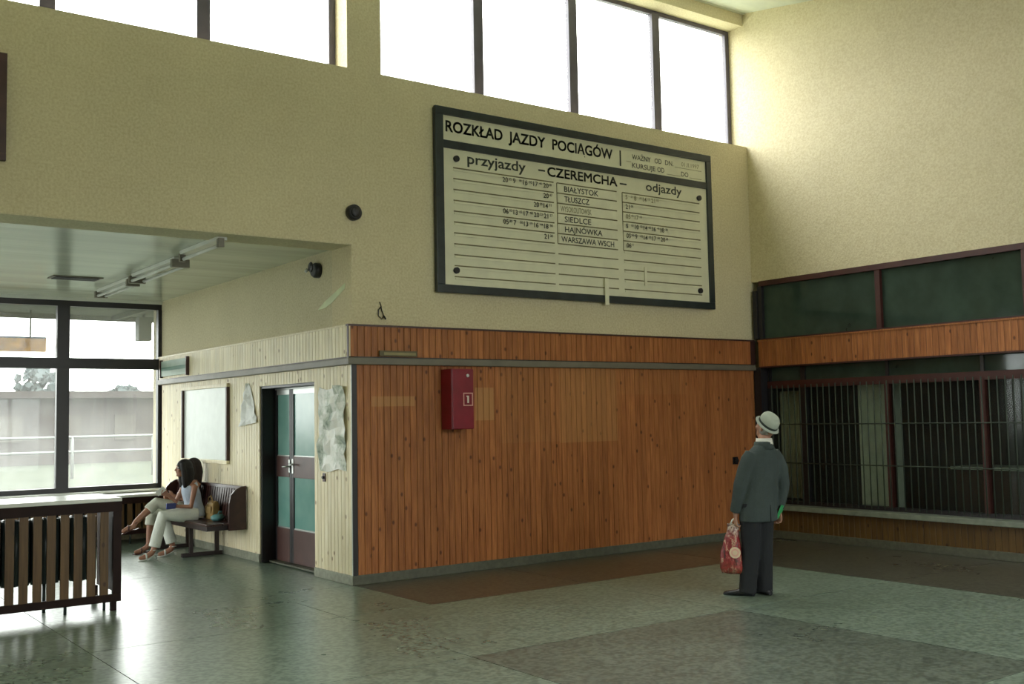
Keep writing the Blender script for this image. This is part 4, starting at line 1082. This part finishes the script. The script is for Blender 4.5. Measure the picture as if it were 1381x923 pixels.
rnd = random.Random(9); mb.v = [(x+rnd.gauss(0, .006), y+rnd.gauss(0, .006), max(.001, z+rnd.gauss(0, .005))) for x, y, z in mb.v]
mb.obj('body', 'teal_item', bt); MB().tube([(0, 0, .08), (.02, .01, .12), (.05, .0, .11)], [.012, .008, .014], 6).obj('knot', 'teal_item', bt)

# ------------------------------------------------------------------ outside the bay window
MT['grass'] = simple('grass', (.030, .034, .026), .9, var=.12, nscale=2, spec=0.); MT['paving'] = simple('platform_paving', (.06, .06, .055), .8, nscale=1, spec=0.)
MT['canopy'] = simple('canopy_soffit', (.085, .10, .075), .7); MT['brick_far'] = simple('far_brick', (.032, .027, .026), .8, var=.1, spec=0.)
MT['leaf'] = simple('far_foliage', (.030, .036, .036), .9, var=.25, nscale=1.2, spec=0.); MT['white_rail'] = simple('white_rail', (.045, .05, .045), .6); MT['trunk'] = simple('trunk', (.03, .025, .02), .9)
MT['sign_yellow'] = simple('platform_sign_yellow', (.75, .33, .003), .9, var=.35, nscale=9, spec=0.); MT['sign_dark'] = simple('platform_sign_dark', (.02, .014, .006), .5)
gr = struct(box('ground', -60, 80, 11.5, 160, -.6, -.3, 'grass')); pv = struct(box('ground_platform', -40, 40, 6.55, 11.5, -.6, -.05, 'paving'))
cp = thing('platform_canopy', 'grey-green platform canopy above the bay window outside', 'canopy', (0, 6.8, 0))
box('roof_slab', -16, 12, -.25, 1.9, 3.55, 3.67, 'canopy', cp); box('fascia', -16, 12, 1.9, 2.0, 3.47, 3.72, 'canopy', cp)
for x in range(-15, 12, 3): box('bracket', x-.04, x+.04, -.24, 1.9, 3.47, 3.55, 'canopy', cp)
hs_ = thing('platform_sign', 'yellow hanging platform sign seen through the upper bay window', 'sign', (-1.98, 8.2, 0))
box('panel', -.9, .78, -.04, .04, 2.88, 3.09, 'sign_yellow', hs_); box('top_band', -.9, .78, -.045, .045, 3.09, 3.12, 'sign_dark', hs_)
for x in (-.7, .55): box('hanger', x-.012, x+.012, -.012, .012, 3.12, 3.55, 'canopy', hs_)
cl_ = thing('hanging_lantern', 'grey box lantern hanging under the platform canopy outside', 'lantern', (.35, 8.2, 0))
box('body', -.11, .11, -.11, .11, 3.10, 3.50, 'canopy', cl_, .01); box('hanger', -.02, .02, -.02, .02, 3.50, 3.55, 'canopy', cl_)
fe = thing('track_fence', 'pale pipe fence beyond the tracks seen through the bay window', 'fence', (0, 32, -.3))
for z in (1.0, 1.55): MB().tube([(-10, 0, z), (30, 0, z)], .05, 6).obj('rail', 'white_rail', fe)
pm = MB().tube([(0, 0, 0), (0, 0, 1.6)], .06, 6).mesh('post', 'white_rail')
for i in range(14): inst(pm, 'post', fe, (-10+i*3, 0, 0))
bh = thing('brick_building', 'low reddish brick building across the tracks in the haze', 'building', (9, 48, -.3))
box('wall', -14, 22, 0, 8, 0, 3.4, 'brick_far', bh); box('roof', -14.4, 22.4, -.5, 8.5, 3.4, 3.75, 'brick_far', bh)
for i in range(12): wv = box('window', -12+i*2.8, -10.9+i*2.8, -.06, 0.0, 1.2, 2.5, 'trunk', bh)
def tree(x, y, h, r, seed, label):
    rnd = random.Random(seed); t = thing('tree', label, 'tree', (x, y, -.3), 0, 'trees across the tracks')
    MB().tube([(0, 0, 0), (.1, 0, h*.3), (0, .1, h*.6)], [.28, .2, .12], 8).obj('trunk', 'trunk', t)
    mb = MB()
    for i in range(300):
        a = rnd.uniform(0, 2*PI); q = rnd.random()**.5; zz = h*.25+rnd.random()*h*.75; k = math.sin(PI*min(1, max(.08, (zz/h-.18)/.85)))**.6
        p = V(math.cos(a)*r*q*k, math.sin(a)*r*q*k, zz); s = rnd.uniform(.25, .6)
        n1 = V(rnd.gauss(0, 1), rnd.gauss(0, 1), rnd.gauss(0, 1)).normalized(); n2 = n1.orthogonal().normalized()
        mb.rings([(p-n1.cross(n2)*.12*s, n1*s*.6, n2*s*.5, 5), (p+n1.cross(n2)*.12*s, n1*s*.7, n2*s*.6, 5)], smooth=False)
    o = mb.obj('foliage', 'leaf', t); o['kind'] = 'stuff'
for i, (x, y, h, r, lb) in enumerate(((10.3, 62, 5.6, 2.0, 'tall hazy tree seen in the left bay window pane'), (15.6, 62, 4.4, 2.0, 'low hazy tree seen in the right bay window pane'))):
    tree(x, y, h, r, 20+i, lb)
